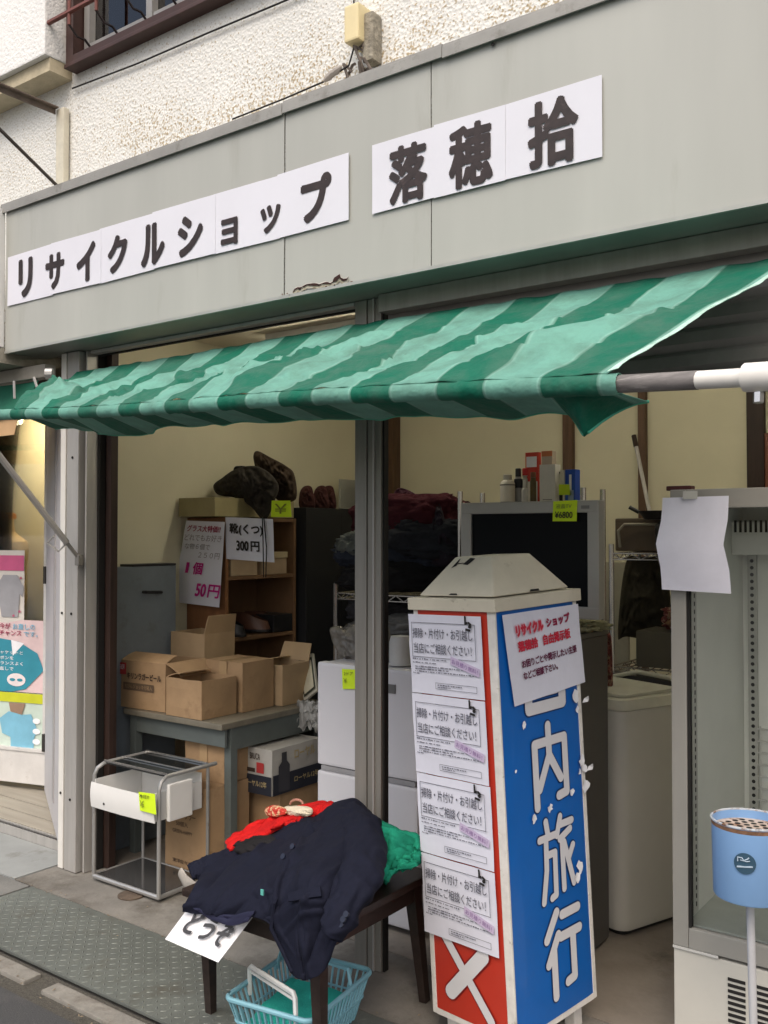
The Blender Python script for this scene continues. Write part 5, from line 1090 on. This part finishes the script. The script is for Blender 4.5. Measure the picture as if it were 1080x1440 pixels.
def sleeve(pts, rs, seed, fl=.6, cuff=None, parent=jk, mat=NAVY, name='sleeve'):
    CR = creases(seed+50, 30, .02, .05, .15, .5, 0, .7)
    pts = [Vector(p) for p in pts]; N_ = 36
    def cr(P_, t):
        n_ = len(P_)-1; x = t*n_; i = min(int(x), n_-1); w_ = x-i
        p0 = P_[max(i-1, 0)]; p1 = P_[i]; p2 = P_[i+1]; p3 = P_[min(i+2, n_)]
        return .5*((2*p1)+(p2-p0)*w_+(2*p0-5*p1+4*p2-p3)*w_*w_+(3*p1-p0-3*p2+p3)*w_**3)
    def f(u, v):
        c = cr(pts, v); d = (cr(pts, min(1, v+.02))-cr(pts, max(0, v-.02))).normalized()
        x = v*(len(rs)-1); i = min(int(x), len(rs)-2); r_ = rs[i]+(rs[i+1]-rs[i])*(x-i)
        a_ = d.cross(Vector((0, -.5, .86))).normalized(); b_ = d.cross(a_).normalized(); an = 2*math.pi*u
        k = 1+.14*noise.noise(Vector((math.cos(an)*1.5+seed, math.sin(an)*1.5, v*7)))-.10*abs(noise.noise(Vector((math.cos(an)*2, seed, v*13))))*2
        k += .16*CR(u, v)*math.sin(math.pi*u)
        return c+a_*math.cos(an)*r_*k+b_*math.sin(an)*r_*fl*k
    return obj(name, MB().grid(f, 56, 80), mat, parent, smooth=True, auto=180)
sleeve([P(496, 1142, Y=2.50), P(508, 1170, Y=2.34), P(510, 1210, Y=2.15), P(498, 1250, Y=2.03), P(478, 1284, Y=1.965), P(468, 1300, Y=1.955)], [.055, .070, .068, .058, .052, .050], 3, .75)
sleeve([P(345, 1200, Y=2.34), P(315, 1207, Y=2.28), P(290, 1215, Y=2.24), P(270, 1224, Y=2.2)], [.05, .048, .045, .042], 9, .5)
obj('cuff_lining', MB().tube([P(256, 1222, Y=2.19), P(264, 1236, Y=2.18), P(280, 1246, Y=2.16)], [.02, .024, .018], 10, flat=.4), fabric('grey_lining', (.30, .28, .25)), jk, smooth=True)
obj('lapel', cloth(rows([[(350, 1194, 2.30), (385, 1174, 2.36), (425, 1154, 2.42), (455, 1152, 2.46)], [(368, 1207, 2.235), (402, 1196, 2.27), (436, 1180, 2.32), (470, 1158, 2.42)], [(352, 1201, 2.26), (405, 1203, 2.21), (440, 1186, 2.27), (480, 1150, 2.46)]]), 30, 16, .006, .003, 8, 2), NAVY, jk, smooth=True, auto=180)
obj('collar', cloth(rows([[(440, 1158, 2.40), (462, 1148, 2.44), (490, 1134, 2.5)], [(446, 1170, 2.33), (472, 1162, 2.37), (500, 1145, 2.46)]]), 16, 8, .008, .003), NAVY, jk, smooth=True, auto=180)
for (x, y, yy) in ((413, 1187, 2.20), (400, 1201, 2.135), (484, 1288, 1.955), (488, 1281, 1.96), (481, 1295, 1.955)):
    c = P(x, y, Y=yy-.02); obj('button', MB().tube([c, c+Vector((0, -.005, .003))], .0085, 12), M('navy_button', (.012, .015, .03), .25), jk, smooth=True)
obj('pocket_flap', cloth(rows([[(408, 1252, 1.965), (430, 1247, 1.965), (452, 1243, 1.975)], [(408, 1264, 1.952), (431, 1260, 1.95), (454, 1256, 1.96)]]), 12, 6, .005, .001), NAVY, jk, smooth=True)
obj('front_edge', MB().tube([P(440, 1188, Y=2.235), P(414, 1214, Y=2.105), P(398, 1240, Y=2.02), P(387, 1266, Y=1.965), P(383, 1300, Y=1.965), P(402, 1338, Y=1.965), P(412, 1360, Y=1.96)], .006, 6), NAVY, jk, smooth=True)
obj('hem_lining', cloth(rows([[(275, 1272, 2.02), (320, 1282, 2.0), (362, 1276, 1.99)], [(300, 1288, 2.0), (330, 1296, 1.985), (352, 1290, 1.98)]]), 12, 6, .004, .004), M('navy_satin', (.012, .012, .035), .5), jk, smooth=True)
c = P(371, 1250, Y=2.0); obj('pocket_tag', MB().box(c.x-.005, c.x+.005, c.y-.004, c.y, c.z-.008, c.z+.008), M('teal_tag', (.1, .4, .35)), jk)
# hidden support pile
blob('folded_coat', (-2.06, 2.42, bz+.001), (.24, .17, .055), BKC, 4, 0, .15, label='black folded coat buried under the navy blazer', cat='coat')
REDC = fabric('red_cloth', (.50, .012, .012), .2)
rc = obj('red_shirt', cloth(rows([[(322, 1184, 2.36), (350, 1166, 2.42), (385, 1148, 2.50), (420, 1135, 2.55), (448, 1130, 2.58), (468, 1130, 2.58)], [(324, 1189, 2.33), (355, 1172, 2.39), (390, 1155, 2.46), (425, 1142, 2.5), (450, 1138, 2.52), (468, 1136, 2.53)], [(326, 1196, 2.31), (352, 1186, 2.33), (380, 1170, 2.38), (410, 1156, 2.44), (436, 1148, 2.48), (460, 1142, 2.5)]]), 50, 14, .014, .012, 18, 3), REDC, smooth=True, auto=180, label='bright red shirt rolled along the top of the navy blazer', cat='shirt')
sil('cream_towel', [(400, 1133), (415, 1131), (432, 1132), (440, 1135), (438, 1143), (420, 1145), (404, 1141)], 2.47, .03, fabric('cream_towel_cloth', (.62, .55, .42), .1), 'small cream towel tied on the red shirt', 'towel', 2, bump=.004)
sil('patterned_purse', [(374, 1135), (386, 1130), (402, 1134), (404, 1141), (390, 1145), (376, 1143)], 2.46, .03, M('red_cream_pattern', (.45, .03, .02), .8, var=.2, vs=20, dirt=((.6, .45, .25), .5, .55, 60)), 'small red and cream patterned pouch on the red shirt', 'pouch', 5, bump=.004)
obj('strap_loop', MB().tube([P(418+9*math.cos(a*math.pi/6), 1128-6*math.sin(a*math.pi/6), Y=2.47) for a in range(0, 7)], .0045, 6), fabric('pink_cord', (.42, .2, .15)), smooth=True, label='small pinkish loop strap above the cream towel', cat='strap')
GRC = fabric('green_cloth', (.012, .22, .135), .2)
sil('green_shirt', [(519, 1158), (530, 1151), (546, 1156), (566, 1165), (590, 1172), (596, 1200), (586, 1212), (562, 1218), (548, 1228), (541, 1241), (526, 1238), (520, 1225), (526, 1195)], 2.50, .09, GRC, 'bright green shirt bundled on the right of the low table', 'shirt', 7, bump=.03)
obj('green_fold', cloth(rows([[(520, 1160, 2.42), (545, 1162, 2.42), (570, 1172, 2.45), (590, 1180, 2.5)], [(524, 1190, 2.38), (550, 1188, 2.38), (572, 1192, 2.42), (592, 1198, 2.47)], [(522, 1225, 2.36), (540, 1236, 2.34), (555, 1222, 2.37), (585, 1212, 2.43)]]), 30, 30, .006, .02, 16, 6), GRC, [o for o in scene.objects if o.get('label', '').startswith('bright green shirt')][0], smooth=True, auto=180)
# どうぞ sign
c = [P(235, 1315, Y=2.01), P(309, 1347, Y=1.975), P(363, 1277, Y=2.035), P(283, 1250, Y=2.06)]
dz = thing('handwritten_sign', 'white paper reading どうぞ hanging tilted from the low table edge', 'paper sign', (c[0]+c[1])/2)
obj('sheet', quadgrid(*c, 6, 6, .003, 6, .001), M('bright_paper', (.82, .82, .84), .7), dz, smooth=True)
mid = sum(c, Vector())/4; exv = (c[1]-c[0]); eyv = (c[3]-c[0]); nrm = exv.cross(eyv).normalized()
for i, ch in enumerate('どうぞ'):
    O_ = c[0]+exv*(.17+.27*i)+eyv*(.24)+nrm*.006
    obj('character', letters(MB(), ch, O_, exv*.21, eyv*.44, .035), M('grey_black_ink', (.06, .06, .065), .6), dz)
# basket
BK = M('pale_blue_plastic', (.22, .46, .55), .35, var=.05, transl=.15)
bkx, bky, brz = (-1.975, 2.25), (.155, .185), 8
bs_ = thing('plastic_basket', 'pale blue plastic shopping basket on the ground under the table', 'basket', (bkx[0], bkx[1], .005), brz)
def ring(z, sx, sy, r_=.03, n_=4): return [(x, y, z) for x, y in rr(-sx, sx, -sy, sy, r_, n_)]
H_ = .14; top = ring(H_, .155, .185); bot = ring(.004, .12, .15)
obj('rim', MB().tube(top+[top[0], top[1]], .008, 8), BK, bs_, local=True, smooth=True)
obj('base', MB().prism([Vector(p) for p in bot], (0, 0, .006)), BK, bs_, local=True)
mb = MB()
for i in range(56):
    a_ = i/56
    def at(L_, q):
        per = [Vector(L_[k]) for k in range(len(L_))]+[Vector(L_[0])]; ds = [(per[k+1]-per[k]).length for k in range(len(per)-1)]; tot = sum(ds); s_ = q*tot
        for k, d_ in enumerate(ds):
            if s_ <= d_: return per[k].lerp(per[k+1], s_/d_)
            s_ -= d_
        return per[-1]
    mb.tube([at(bot, a_), at(top, a_)], .0035, 4, caps=False, flat=1.3)
obj('side_ribs', mb, BK, bs_, local=True, kind='stuff')
mid_r = ring(.07, .139, .169); obj('band', MB().tube(mid_r+[mid_r[0], mid_r[1]], .004, 6), BK, bs_, local=True, smooth=True)
HW = M('white_grey_handle', (.62, .64, .63), .4)
obj('handle', MB().tube([(-.15, -.06, .10), (-.145, -.07, .185), (-.135, -.075, .195), (.075, -.155, .195), (.085, -.16, .185), (.09, -.16, .07)], .007, 6, flat=1.2).tube([(-.14, -.065, .172), (.08, -.15, .172)], .005, 6), HW, bs_, local=True, smooth=True)
obj('handle', MB().tube([(-.15, .08, .12), (-.14, .10, .185), (.13, .07, .185), (.15, .06, .12)], .006, 6, flat=1.2), BK, bs_, local=True, smooth=True)
tw = MB().grid(lambda u, v: (-.115+.22*u, -.13+.25*v, .055+.03*u*0+.03*v+.012*noise.noise(Vector((u*4, v*4, 2)))), 16, 16, .02)
for p in tw.v: q = Matrix.Rotation(R(brz), 3, 'Z') @ p; p.x, p.y, p.z = q.x+bkx[0], q.y+bkx[1], q.z+.005
obj('teal_towel', tw, fabric('teal_towel_cloth', (.03, .38, .32), .1), smooth=True, label='folded teal towel lying in the plastic basket', cat='towel')

# ------------------------------------------------------------------ SIGN TOWER
W_, D_ = .33, .405
TZ0, TZ1 = .075, 1.325
C = Vector((-1.312, 2.435, 0)); rzt = -10
rotz = Matrix.Rotation(R(rzt), 4, 'Z')
cen = C-(rotz @ Vector((W_/2, -D_/2, 0)))
st = thing('sign_tower', 'square red and blue advertising pillar with beige cap and pasted flyers', 'sign pillar', cen, rzt)
lean = R(2.8)
# lean to the left as the photograph shows (rigid tilt of the whole pillar on uneven ground)
ax = rotz.inverted() @ Vector((_v[0], _v[1], 0))
TILT = Matrix.Translation((0, 0, 0)) @ Matrix.Rotation(-lean, 4, ax.to_3d())
def tobj(name, mb, mat, parent=st, **k):
    mb.v = [TILT @ p for p in mb.v]; return obj(name, mb, mat, parent, local=True, **k)
frm = M('chalky_white_frame', (.66, .64, .60), .6, var=.12, vs=20, dirt=((.3, .26, .2), .6, .75, 30))
REDP = M('red_acrylic', (.46, .035, .018), .3, var=.06, vs=4, coat=.2); BLUP = M('blue_acrylic', (.004, .11, .42), .3, var=.08, vs=4, coat=.2)
CAPM = M('beige_plastic_cap', (.58, .54, .43), .6, var=.07, vs=8, dirt=((.22, .18, .12), .62, .8, 25))
a, b = W_/2, D_/2; p_ = .018
mb = MB()
for (x0, x1, y0, y1) in ((-a, -a+p_, -b, -b+p_), (a-.030, a, -b, -b+.008), (-a, -a+p_, b-p_, b), (a-p_, a, b-p_, b)): mb.box(x0, x1, y0, y1, TZ0, TZ1, .003)
tobj('corner_strip', mb, frm)
mb = MB().box(-a+p_, a-.031, -b, -b+.012, TZ0, TZ0+.018).box(a-.012, a, -b+.009, b-p_, TZ0, TZ0+.018)
mb.box(-a+p_, a-.036, b-.012, b, TZ0, TZ0+.018); mb.box(-a+.02, a-.04, -b+.02, b-.02, TZ0-.01, TZ0)
tobj('base_frame', mb, frm)
tobj('red_panel', MB().grid(lambda u, v: (-a+p_+(W_-p_-.031)*u, -b+.002-.003*math.sin(math.pi*u)**.5, TZ0+.019+(TZ1-TZ0-.019)*v), 10, 2, .003), REDP, smooth=True)
tobj('blue_panel', MB().grid(lambda u, v: (a-.002+.0035*math.sin(math.pi*u)**.4, -b+.009+(D_-.009-p_)*u, TZ0+.019+(TZ1-TZ0-.019)*v), 12, 2, .003), BLUP, smooth=True)
tobj('back_panel', MB().box(-a+.002, a-.02, b-.008, b-.004, TZ0+.019, TZ1).box(-a, -a+.004, -b+p_, b-p_, TZ0+.019, TZ1), REDP)
mb = MB()
for (x, y) in ((-a+.05, -b+.05), (a-.06, -b+.06), (-a+.05, b-.05), (a-.06, b-.05)): mb.box(x-.02, x+.02, y-.02, y+.02, -.012, TZ0, .004)
tobj('foot', mb, frm)
# cap
ea = a+.012; eb = b+.012
cap = tobj('cap', MB().box(-ea, ea, -eb, eb, TZ1, TZ1+.038, .004), CAPM)
ia, ib = a-.012, b-.012; qa, qb = .075, .095; zt_ = TZ1+.158; z0_ = TZ1+.042
vv = [(-ia, -ib, z0_), (ia, -ib, z0_), (ia, ib, z0_), (-ia, ib, z0_), (-qa, -qb, zt_), (qa, -qb, zt_), (qa, qb, zt_), (-qa, qb, zt_)]
mb = MB()
bm = bmesh.new(); B_ = [bm.verts.new(q) for q in vv]
for f_ in [(0, 3, 2, 1), (4, 5, 6, 7), (0, 1, 5, 4), (1, 2, 6, 5), (2, 3, 7, 6), (3, 0, 4, 7)]: bm.faces.new([B_[i] for i in f_])
bmesh.ops.bevel(bm, geom=bm.edges[:], offset=.008, segments=3, profile=.6, affect='EDGES'); bm.verts.index_update()
mb.add([q.co.copy() for q in bm.verts], [[q.index for q in f_.verts] for f_ in bm.faces]); bm.free()
tobj('cap_hood', mb, CAPM, smooth=True, auto=30)
# broken holes and slots: pieces on the front slope
def slope(u, v):  # front (-y) slope of the hood
    x = (-ia*(1-v)-qa*v)*(1-u)+(ia*(1-v)+qa*v)*u; return Vector((x, -ib*(1-v)-qb*v-.0015, z0_+(zt_-z0_)*v+.001))
mb = MB()
for pts in ([(.16, .70), (.24, .76), (.22, .94), (.19, .92)], [(.36, .80), (.48, .78), (.60, .94), (.46, .965)], [(.24, .80), (.36, .82), (.36, .84), (.24, .83)]): mb.add([slope(*q) for q in pts], [tuple(range(len(pts)))])
tobj('broken_hole', mb, DARK)
tobj('vent_slot', MB().add([slope(.42, .03), slope(.54, .03), slope(.52, .07), slope(.44, .07)], [(0, 1, 2, 3)]).add([Vector((ia+.001, y, z)) for y, z in ((-.02, z0_+.003), (.03, z0_+.003), (.025, z0_+.010), (-.015, z0_+.010))], [(0, 1, 2, 3)]), DARK)
# flyers on the red face (each a sheet pasted on: things of their own)
def red(u, z, off=0): return Vector((-a-.008+(W_-.012)*u, -b-.004-off, z))
def blu(u, z, off=0): return Vector((a+.0065+off, -b+(D_)*u, z))
def to_world(v): return st.matrix_basis @ (TILT @ Vector(v)) if False else (Matrix.Translation(cen) @ rotz) @ (TILT @ Vector(v))
LAV = M('lavender_stamp', (.52, .44, .60), .7); RULE = M('grey_rule', (.10, .10, .13), .6); FINE = M('fine_print', (.16, .16, .2), .7)
FP = M('flyer_paper', (.70, .71, .80), .75, var=.05, vs=9, transl=.08, bump=.15, bs=14)
ords = ['topmost', 'second from top', 'third from top', 'lowest']
Hf = .2475; zt0 = 1.312
for i in range(4):
    z1 = zt0-i*Hf; z0 = z1-Hf+.003; sk = -.0; off = .0050+.0012*(i % 2); du = -.02+i*.006; dl = .012*i*0
    base = to_world(red(.5, z0))
    t = thing('flyer', 'white moving service flyer pasted on the red face, %s of the four' % ords[i], 'flyer', base, 0, 'flyers pasted on the red face')
    def rp(u, v): return to_world(red(du+u*.935, z0+(z1-z0)*v, off))
    q = [rp(0, 0), rp(1, 0), rp(1, 1), rp(0, 1)]
    obj('sheet', quadgrid(*q, 10, 8, .0035, 14, .0005, seed=i*9), FP, t, smooth=True)
    O_ = rp(0, 0); exf = q[1]-q[0]; eyf = q[3]-q[0]; nf = exf.cross(eyf).normalized(); O_ = O_+nf*.0042
    mb = MB()
    def bar(u0, v0, u1, v1, m=None, l=0): (m or mb).add([O_+exf*u0+eyf*v0+nf*l, O_+exf*u1+eyf*v0+nf*l, O_+exf*u1+eyf*v1+nf*l, O_+exf*u0+eyf*v1+nf*l], [(0, 1, 2, 3)])
    fx0, fx1, fy0, fy1, e_ = .05, .93, .46, .90, .007
    bar(fx0, fy1-e_, fx1, fy1); bar(fx0, fy0, fx1, fy0+e_); bar(fx0, fy0+e_, fx0+.006, fy1-e_); bar(fx1-.006, fy0+e_, fx1, fy1-e_)
    bar(.36, .075, .92, .080); bar(.36, .15, .92, .155); bar(.915, .081, .92, .149); bar(.36, .081, .364, .149)
    obj('ruled_box', mb, RULE, t)
    obj('lettering', letters(letters(MB(), '掃除・片付け・お引越し', O_+exf*.065+eyf*.70, exf*.83, eyf*.13, .006), '当店にご相談ください！', O_+exf*.075+eyf*.51, exf*.80, eyf*.13, .006), RULE, t)
    mb = MB(); random.seed(40+i%1)
    for (u0, u1, v) in ((.05, .52, .43), (.05, .38, .385), (.08, .78, .335), (.08, .55, .305), (.08, .95, .275), (.05, .15, .25), (.39, .72, .12), (.39, .58, .095)):
        u = u0
        while u < u1: wd = random.uniform(.006, .05); bar(u, v, min(u1, u+wd), v+random.uniform(.010, .017), mb, .0002); u += wd+random.uniform(.004, .02)
    obj('fine_print', mb, FINE, t, kind='stuff')
    s0 = O_+exf*.58+eyf*.40+nf*.0006; sx = exf*.38-eyf*.13*1.0; sy = eyf*.10+exf*.012
    obj('stamp', MB().add([s0, s0+sx, s0+sx+sy, s0+sy], [(0, 1, 2, 3)]), LAV, t)
    obj('lettering', letters(MB(), 'お見積り無料！', s0+sx*.06+sy*.2+nf*.0006, sx*.88, sy*.6, .0), M('violet_ink', (.22, .12, .3)), t)
    mb = MB()
    strokes(mb, O_+exf*.80+eyf*.80+nf*.001, exf*.12, eyf*.2, [[(.1, .95), (.1, .55), (.3, .6)], [(.5, .6), (.7, .5)], [(.2, .2), (.6, .15)]], .007)
    poly(mb, O_, exf, eyf, disc(.875, .875, .022, 1), .003)
    obj('doodle', mb, INK, t)
# red face × strokes
WHL = M('white_decal', (.62, .62, .64), .4, var=.03); 
def rpt(z): return z
mb = MB(); mbd = MB()
Oc = red(0, 0, .004); exr = Vector((W_-.018, 0, 0)); ezr = Vector((0, 0, 1))
SX = ([[(.17, .36), (.80, .125)]], .030), ([[(.74, .31), (.30, .165)]], .044)
mbd = MB(); mb = MB()
for k, (l_, w2) in enumerate(SX):
    strokes(mbd, red(0, 0, -.001), exr, ezr, l_, w2+.010, .0003*k, step=.00008); strokes(mb, red(0, 0, .0006), exr, ezr, l_, w2, .0003*k, step=.00008)
tobj('character_outline', mbd, M('dark_red_outline', (.2, .01, .01), .4)); tobj('character', mb, WHL)
# blue face characters
uchi = [[(.47, 1), (.47, .62), (.15, .22)], [(.47, .62), (.78, .28)], [(.06, 0), (.06, .80), (.94, .80), (.94, .08), (.70, .06)], ]
tabi = [[(.22, 1.0), (.26, .84)], [(.02, .80), (.52, .80)], [(.20, .78), (.18, .40), (.06, .02)], [(.19, .58), (.44, .58), (.42, .05), (.30, .03)], [(.64, 1.0), (.52, .78)], [(.60, .90), (.98, .90)], [(.60, .72), (.92, .80)], [(.66, .70), (.66, .08)], [(.72, .66), (.96, .10)], [(.98, .58), (.82, .42)]]
iku = [[(.36, 1), (.06, .72)], [(.38, .72), (.08, .42)], [(.24, .56), (.24, 0)], [(.52, .94), (.98, .94)], [(.46, .68), (1.0, .68)], [(.80, .68), (.80, .12), (.60, .10)]]
kuni = [[(.05, 1), (.05, 0), (.95, 0), (.95, 1), (.05, 1)], [(.25, .8), (.75, .8)], [(.25, .5), (.75, .5)], [(.2, .2), (.8, .2)], [(.5, .8), (.5, .2)]]
exb = Vector((0, D_, 0)); zz = lambda y: y
for lines_, v0, v1, u0, u1, w_ in ((uchi, .728, .962, .34, .76, .028), (tabi, .44, .678, .36, .78, .0225), (iku, .155, .40, .37, .80, .029), (kuni, 1.022, 1.26, .30, .76, .036)):
    ins = w_/2
    O1 = blu(0, 0, -.004)+exb*u0+Vector((0, 0, v0)); e1 = exb*(u1-u0); e2 = Vector((0, 0, v1-v0))
    tobj('character_outline', strokes(MB(), O1, e1, e2, lines_, w_+.009, 0, step=.00003), M('dark_blue_outline', (.004, .03, .12), .4))
    tobj('character', strokes(MB(), O1+Vector((.0014, 0, 0)), e1, e2, lines_, w_, 0, step=.00003), WHL)
# torn paper scraps on the blue face
random.seed(21); TPM = M('torn_paper', (.74, .75, .78), .8)
for (u, z, s_) in ((.24, .985, .013), (.90, 1.03, .020), (.91, .985, .012), (.30, .70, .014), (.50, .715, .016), (.78, .74, .018), (.97, .745, .022), (.93, .82, .02), (.96, .80, .016), (.90, .79, .01), (.84, .50, .022), (.80, .475, .016), (.12, .86, .006)):
    n_ = 9; c0 = blu(u, z, .001); pts = [c0+Vector((random.uniform(0, .003), s_*random.uniform(.4, 1.1)*math.cos(k*2*math.pi/n_), s_*random.uniform(.4, 1.4)*math.sin(k*2*math.pi/n_))) for k in range(n_)]
    tobj('torn_paper', MB().add([c0]+pts, [(0, 1+k, 1+(k+1) % n_) for k in range(n_)]), TPM)
for (u, z) in ((1.0, 1.015), (1.01, .80)):
    c0 = blu(u, z, .004); tobj('torn_paper', MB().add([c0, c0+Vector((.005, .018, .006)), c0+Vector((.0, .026, -.007)), c0+Vector((.006, .012, -.012)), c0+Vector((.0, -.01, -.012))], [(0, 1, 2), (0, 2, 3), (0, 3, 4)]), TPM)
# notice on the blue face
base = to_world(blu(.5, 1.02))
t = thing('shop_notice', 'white notice with red リサイクルショップ lettering pasted on the blue face', 'notice', base)
def bp(u, z): return to_world(blu(u, z, .004))
q = [bp(.14, 1.045), bp(1.03, 1.065), bp(.985, 1.315), bp(.05, 1.315)]
obj('sheet', quadgrid(*q, 8, 8, .003, 10, .0006), FP, t, smooth=True)
exf = q[1]-q[0]; eyf = q[3]-q[0]; nf = exf.cross(eyf).normalized(); O_ = q[0]+nf*.0035
eyf2 = q[3]-q[0]
GLOW = M('pink_halo', (.72, .42, .5), .7)
lines_ = [('リサイクル', .13, .73, .50, .86, REDINK, .07), ('ショップ', .54, .745, .88, .86, M('dark_red_ink', (.3, .01, .06)), .06), ('落穂拾', .13, .56, .40, .68, REDINK, .05), ('自由掲示板', .47, .56, .86, .68, REDINK, .04), ('お困りごとや掲示したい主張', .15, .38, .92, .47, M('plum_ink', (.12, .01, .05)), .035), ('などご相談下さい。', .15, .25, .62, .34, MATS['plum_ink'], .035)]
obj('lettering_halo', letters(MB(), 'リサイクル', O_+exf*.12+eyf2*.715, exf*.39, eyf2*.16, .12), GLOW, t)
for (s_, u0, v0, u1, v1, m_, off) in lines_: obj('lettering', letters(MB(), s_, O_+exf*u0+eyf2*v0+nf*.0008, exf*(u1-u0), eyf2*(v1-v0), off), m_, t)

# ------------------------------------------------------------------ ASHTRAY STAND
c = Vector((-.693, 2.53, 0)); r0 = .093; za, zb_ = .622, .815
t = thing('ashtray_stand', 'light blue cylindrical ashtray on a thin pole beside the display refrigerator', 'ashtray', c)
lb = M('sky_blue_enamel', (.20, .36, .62), .35, var=.05, dirt=((.25, .13, .06), .70, .8, 12))
obj('bucket', MB().lathe(c, [(r0*.93, za), (r0*.96, za+.004), (r0, zb_), (r0*.975, zb_), (r0*.94, zb_-.03), (r0*.94, zb_-.031)], 40, caps=False).lathe(c, [(0, za+.001), (r0*.93, za)], 40, caps=False), lb, t, smooth=True)
obj('rim', MB().tube([c+Vector((r0*math.cos(k*math.pi/20), r0*math.sin(k*math.pi/20), zb_)) for k in range(41)], .003, 6), M('pale_rim', (.5, .55, .6), .4, dirt=((.2, .1, .05), .5, .6, 25)), t, smooth=True)
obj('rust_band', MB().lathe(c, [(r0*.9975, zb_-.014), (r0*1.003, zb_-.004)], 40, caps=False), M('rust_band', (.22, .12, .07), .9, var=.6, vs=30), t, smooth=True)
gr = M('rusty_white_grate', (.62, .52, .44), .6, var=.2, vs=14, dirt=((.26, .13, .07), .5, .62, 18))
gt = obj('grate', MB().lathe(c, [(0, zb_-.022), (r0*.95, zb_-.022)], 40, caps=False), gr, t)
mb = MB()
for k in range(-4, 5):
    for j in range(-4, 5):
        x = k*.0235+(.0118 if j % 2 else 0); y = j*.0205
        if math.hypot(x, y) < r0*.85: mb.lathe(c+Vector((x, y, zb_-.0212)), [(0, 0), (.0078, 0)], 10, caps=False)
obj('grate_holes', mb, DARK, gt, kind='stuff')
# round no-ash pictogram facing the viewer
fa = math.atan2(-c.y, -c.x)-.12
mb = MB(); mw = MB()
def oncyl(a_, z, off): rr_ = r0*.985+off; return c+Vector((rr_*math.cos(fa+a_), rr_*math.sin(fa+a_), z))
zc_ = (za+zb_)/2+.012; n_ = 26; rd = .026
mb.add([oncyl(0, zc_, .0035)]+[oncyl(rd*math.cos(k*2*math.pi/n_)/r0, zc_+rd*math.sin(k*2*math.pi/n_), .003) for k in range(n_)], [(0, 1+k, 1+(k+1) % n_) for k in range(n_)])
obj('pictogram_disc', mb, M('slate_blue_decal', (.03, .075, .12), .5), t)
for pl, w2 in (([(-.018, -.010), (.018, -.006)], .0022), ([(-.016, .004), (-.016, .014), (-.006, .014), (-.002, .008), (.006, .012), (.010, .016)], .0016), ([(-.010, .008), (.004, .006), (.012, .008)], .0012)):
    mw.tube([oncyl(x/r0, zc_+y, .0045) for x, y in pl], w2, 5)
obj('pictogram', mw, M('pale_blue_decal', (.4, .5, .6), .5), t)
obj('pole', MB().tube([c+Vector((0, 0, za)), c+Vector((.012, -.004, .01))], .0105, 10), M('white_grey_pole', (.52, .53, .55), .35, metal=.2), t, smooth=True)
obj('base', MB().lathe(c+Vector((.012, -.004, 0)), [(.13, .002), (.13, .008), (.02, .016), (0, .016)], 30), M('dark_base', (.08, .08, .08), .5, metal=.4), t, smooth=True)
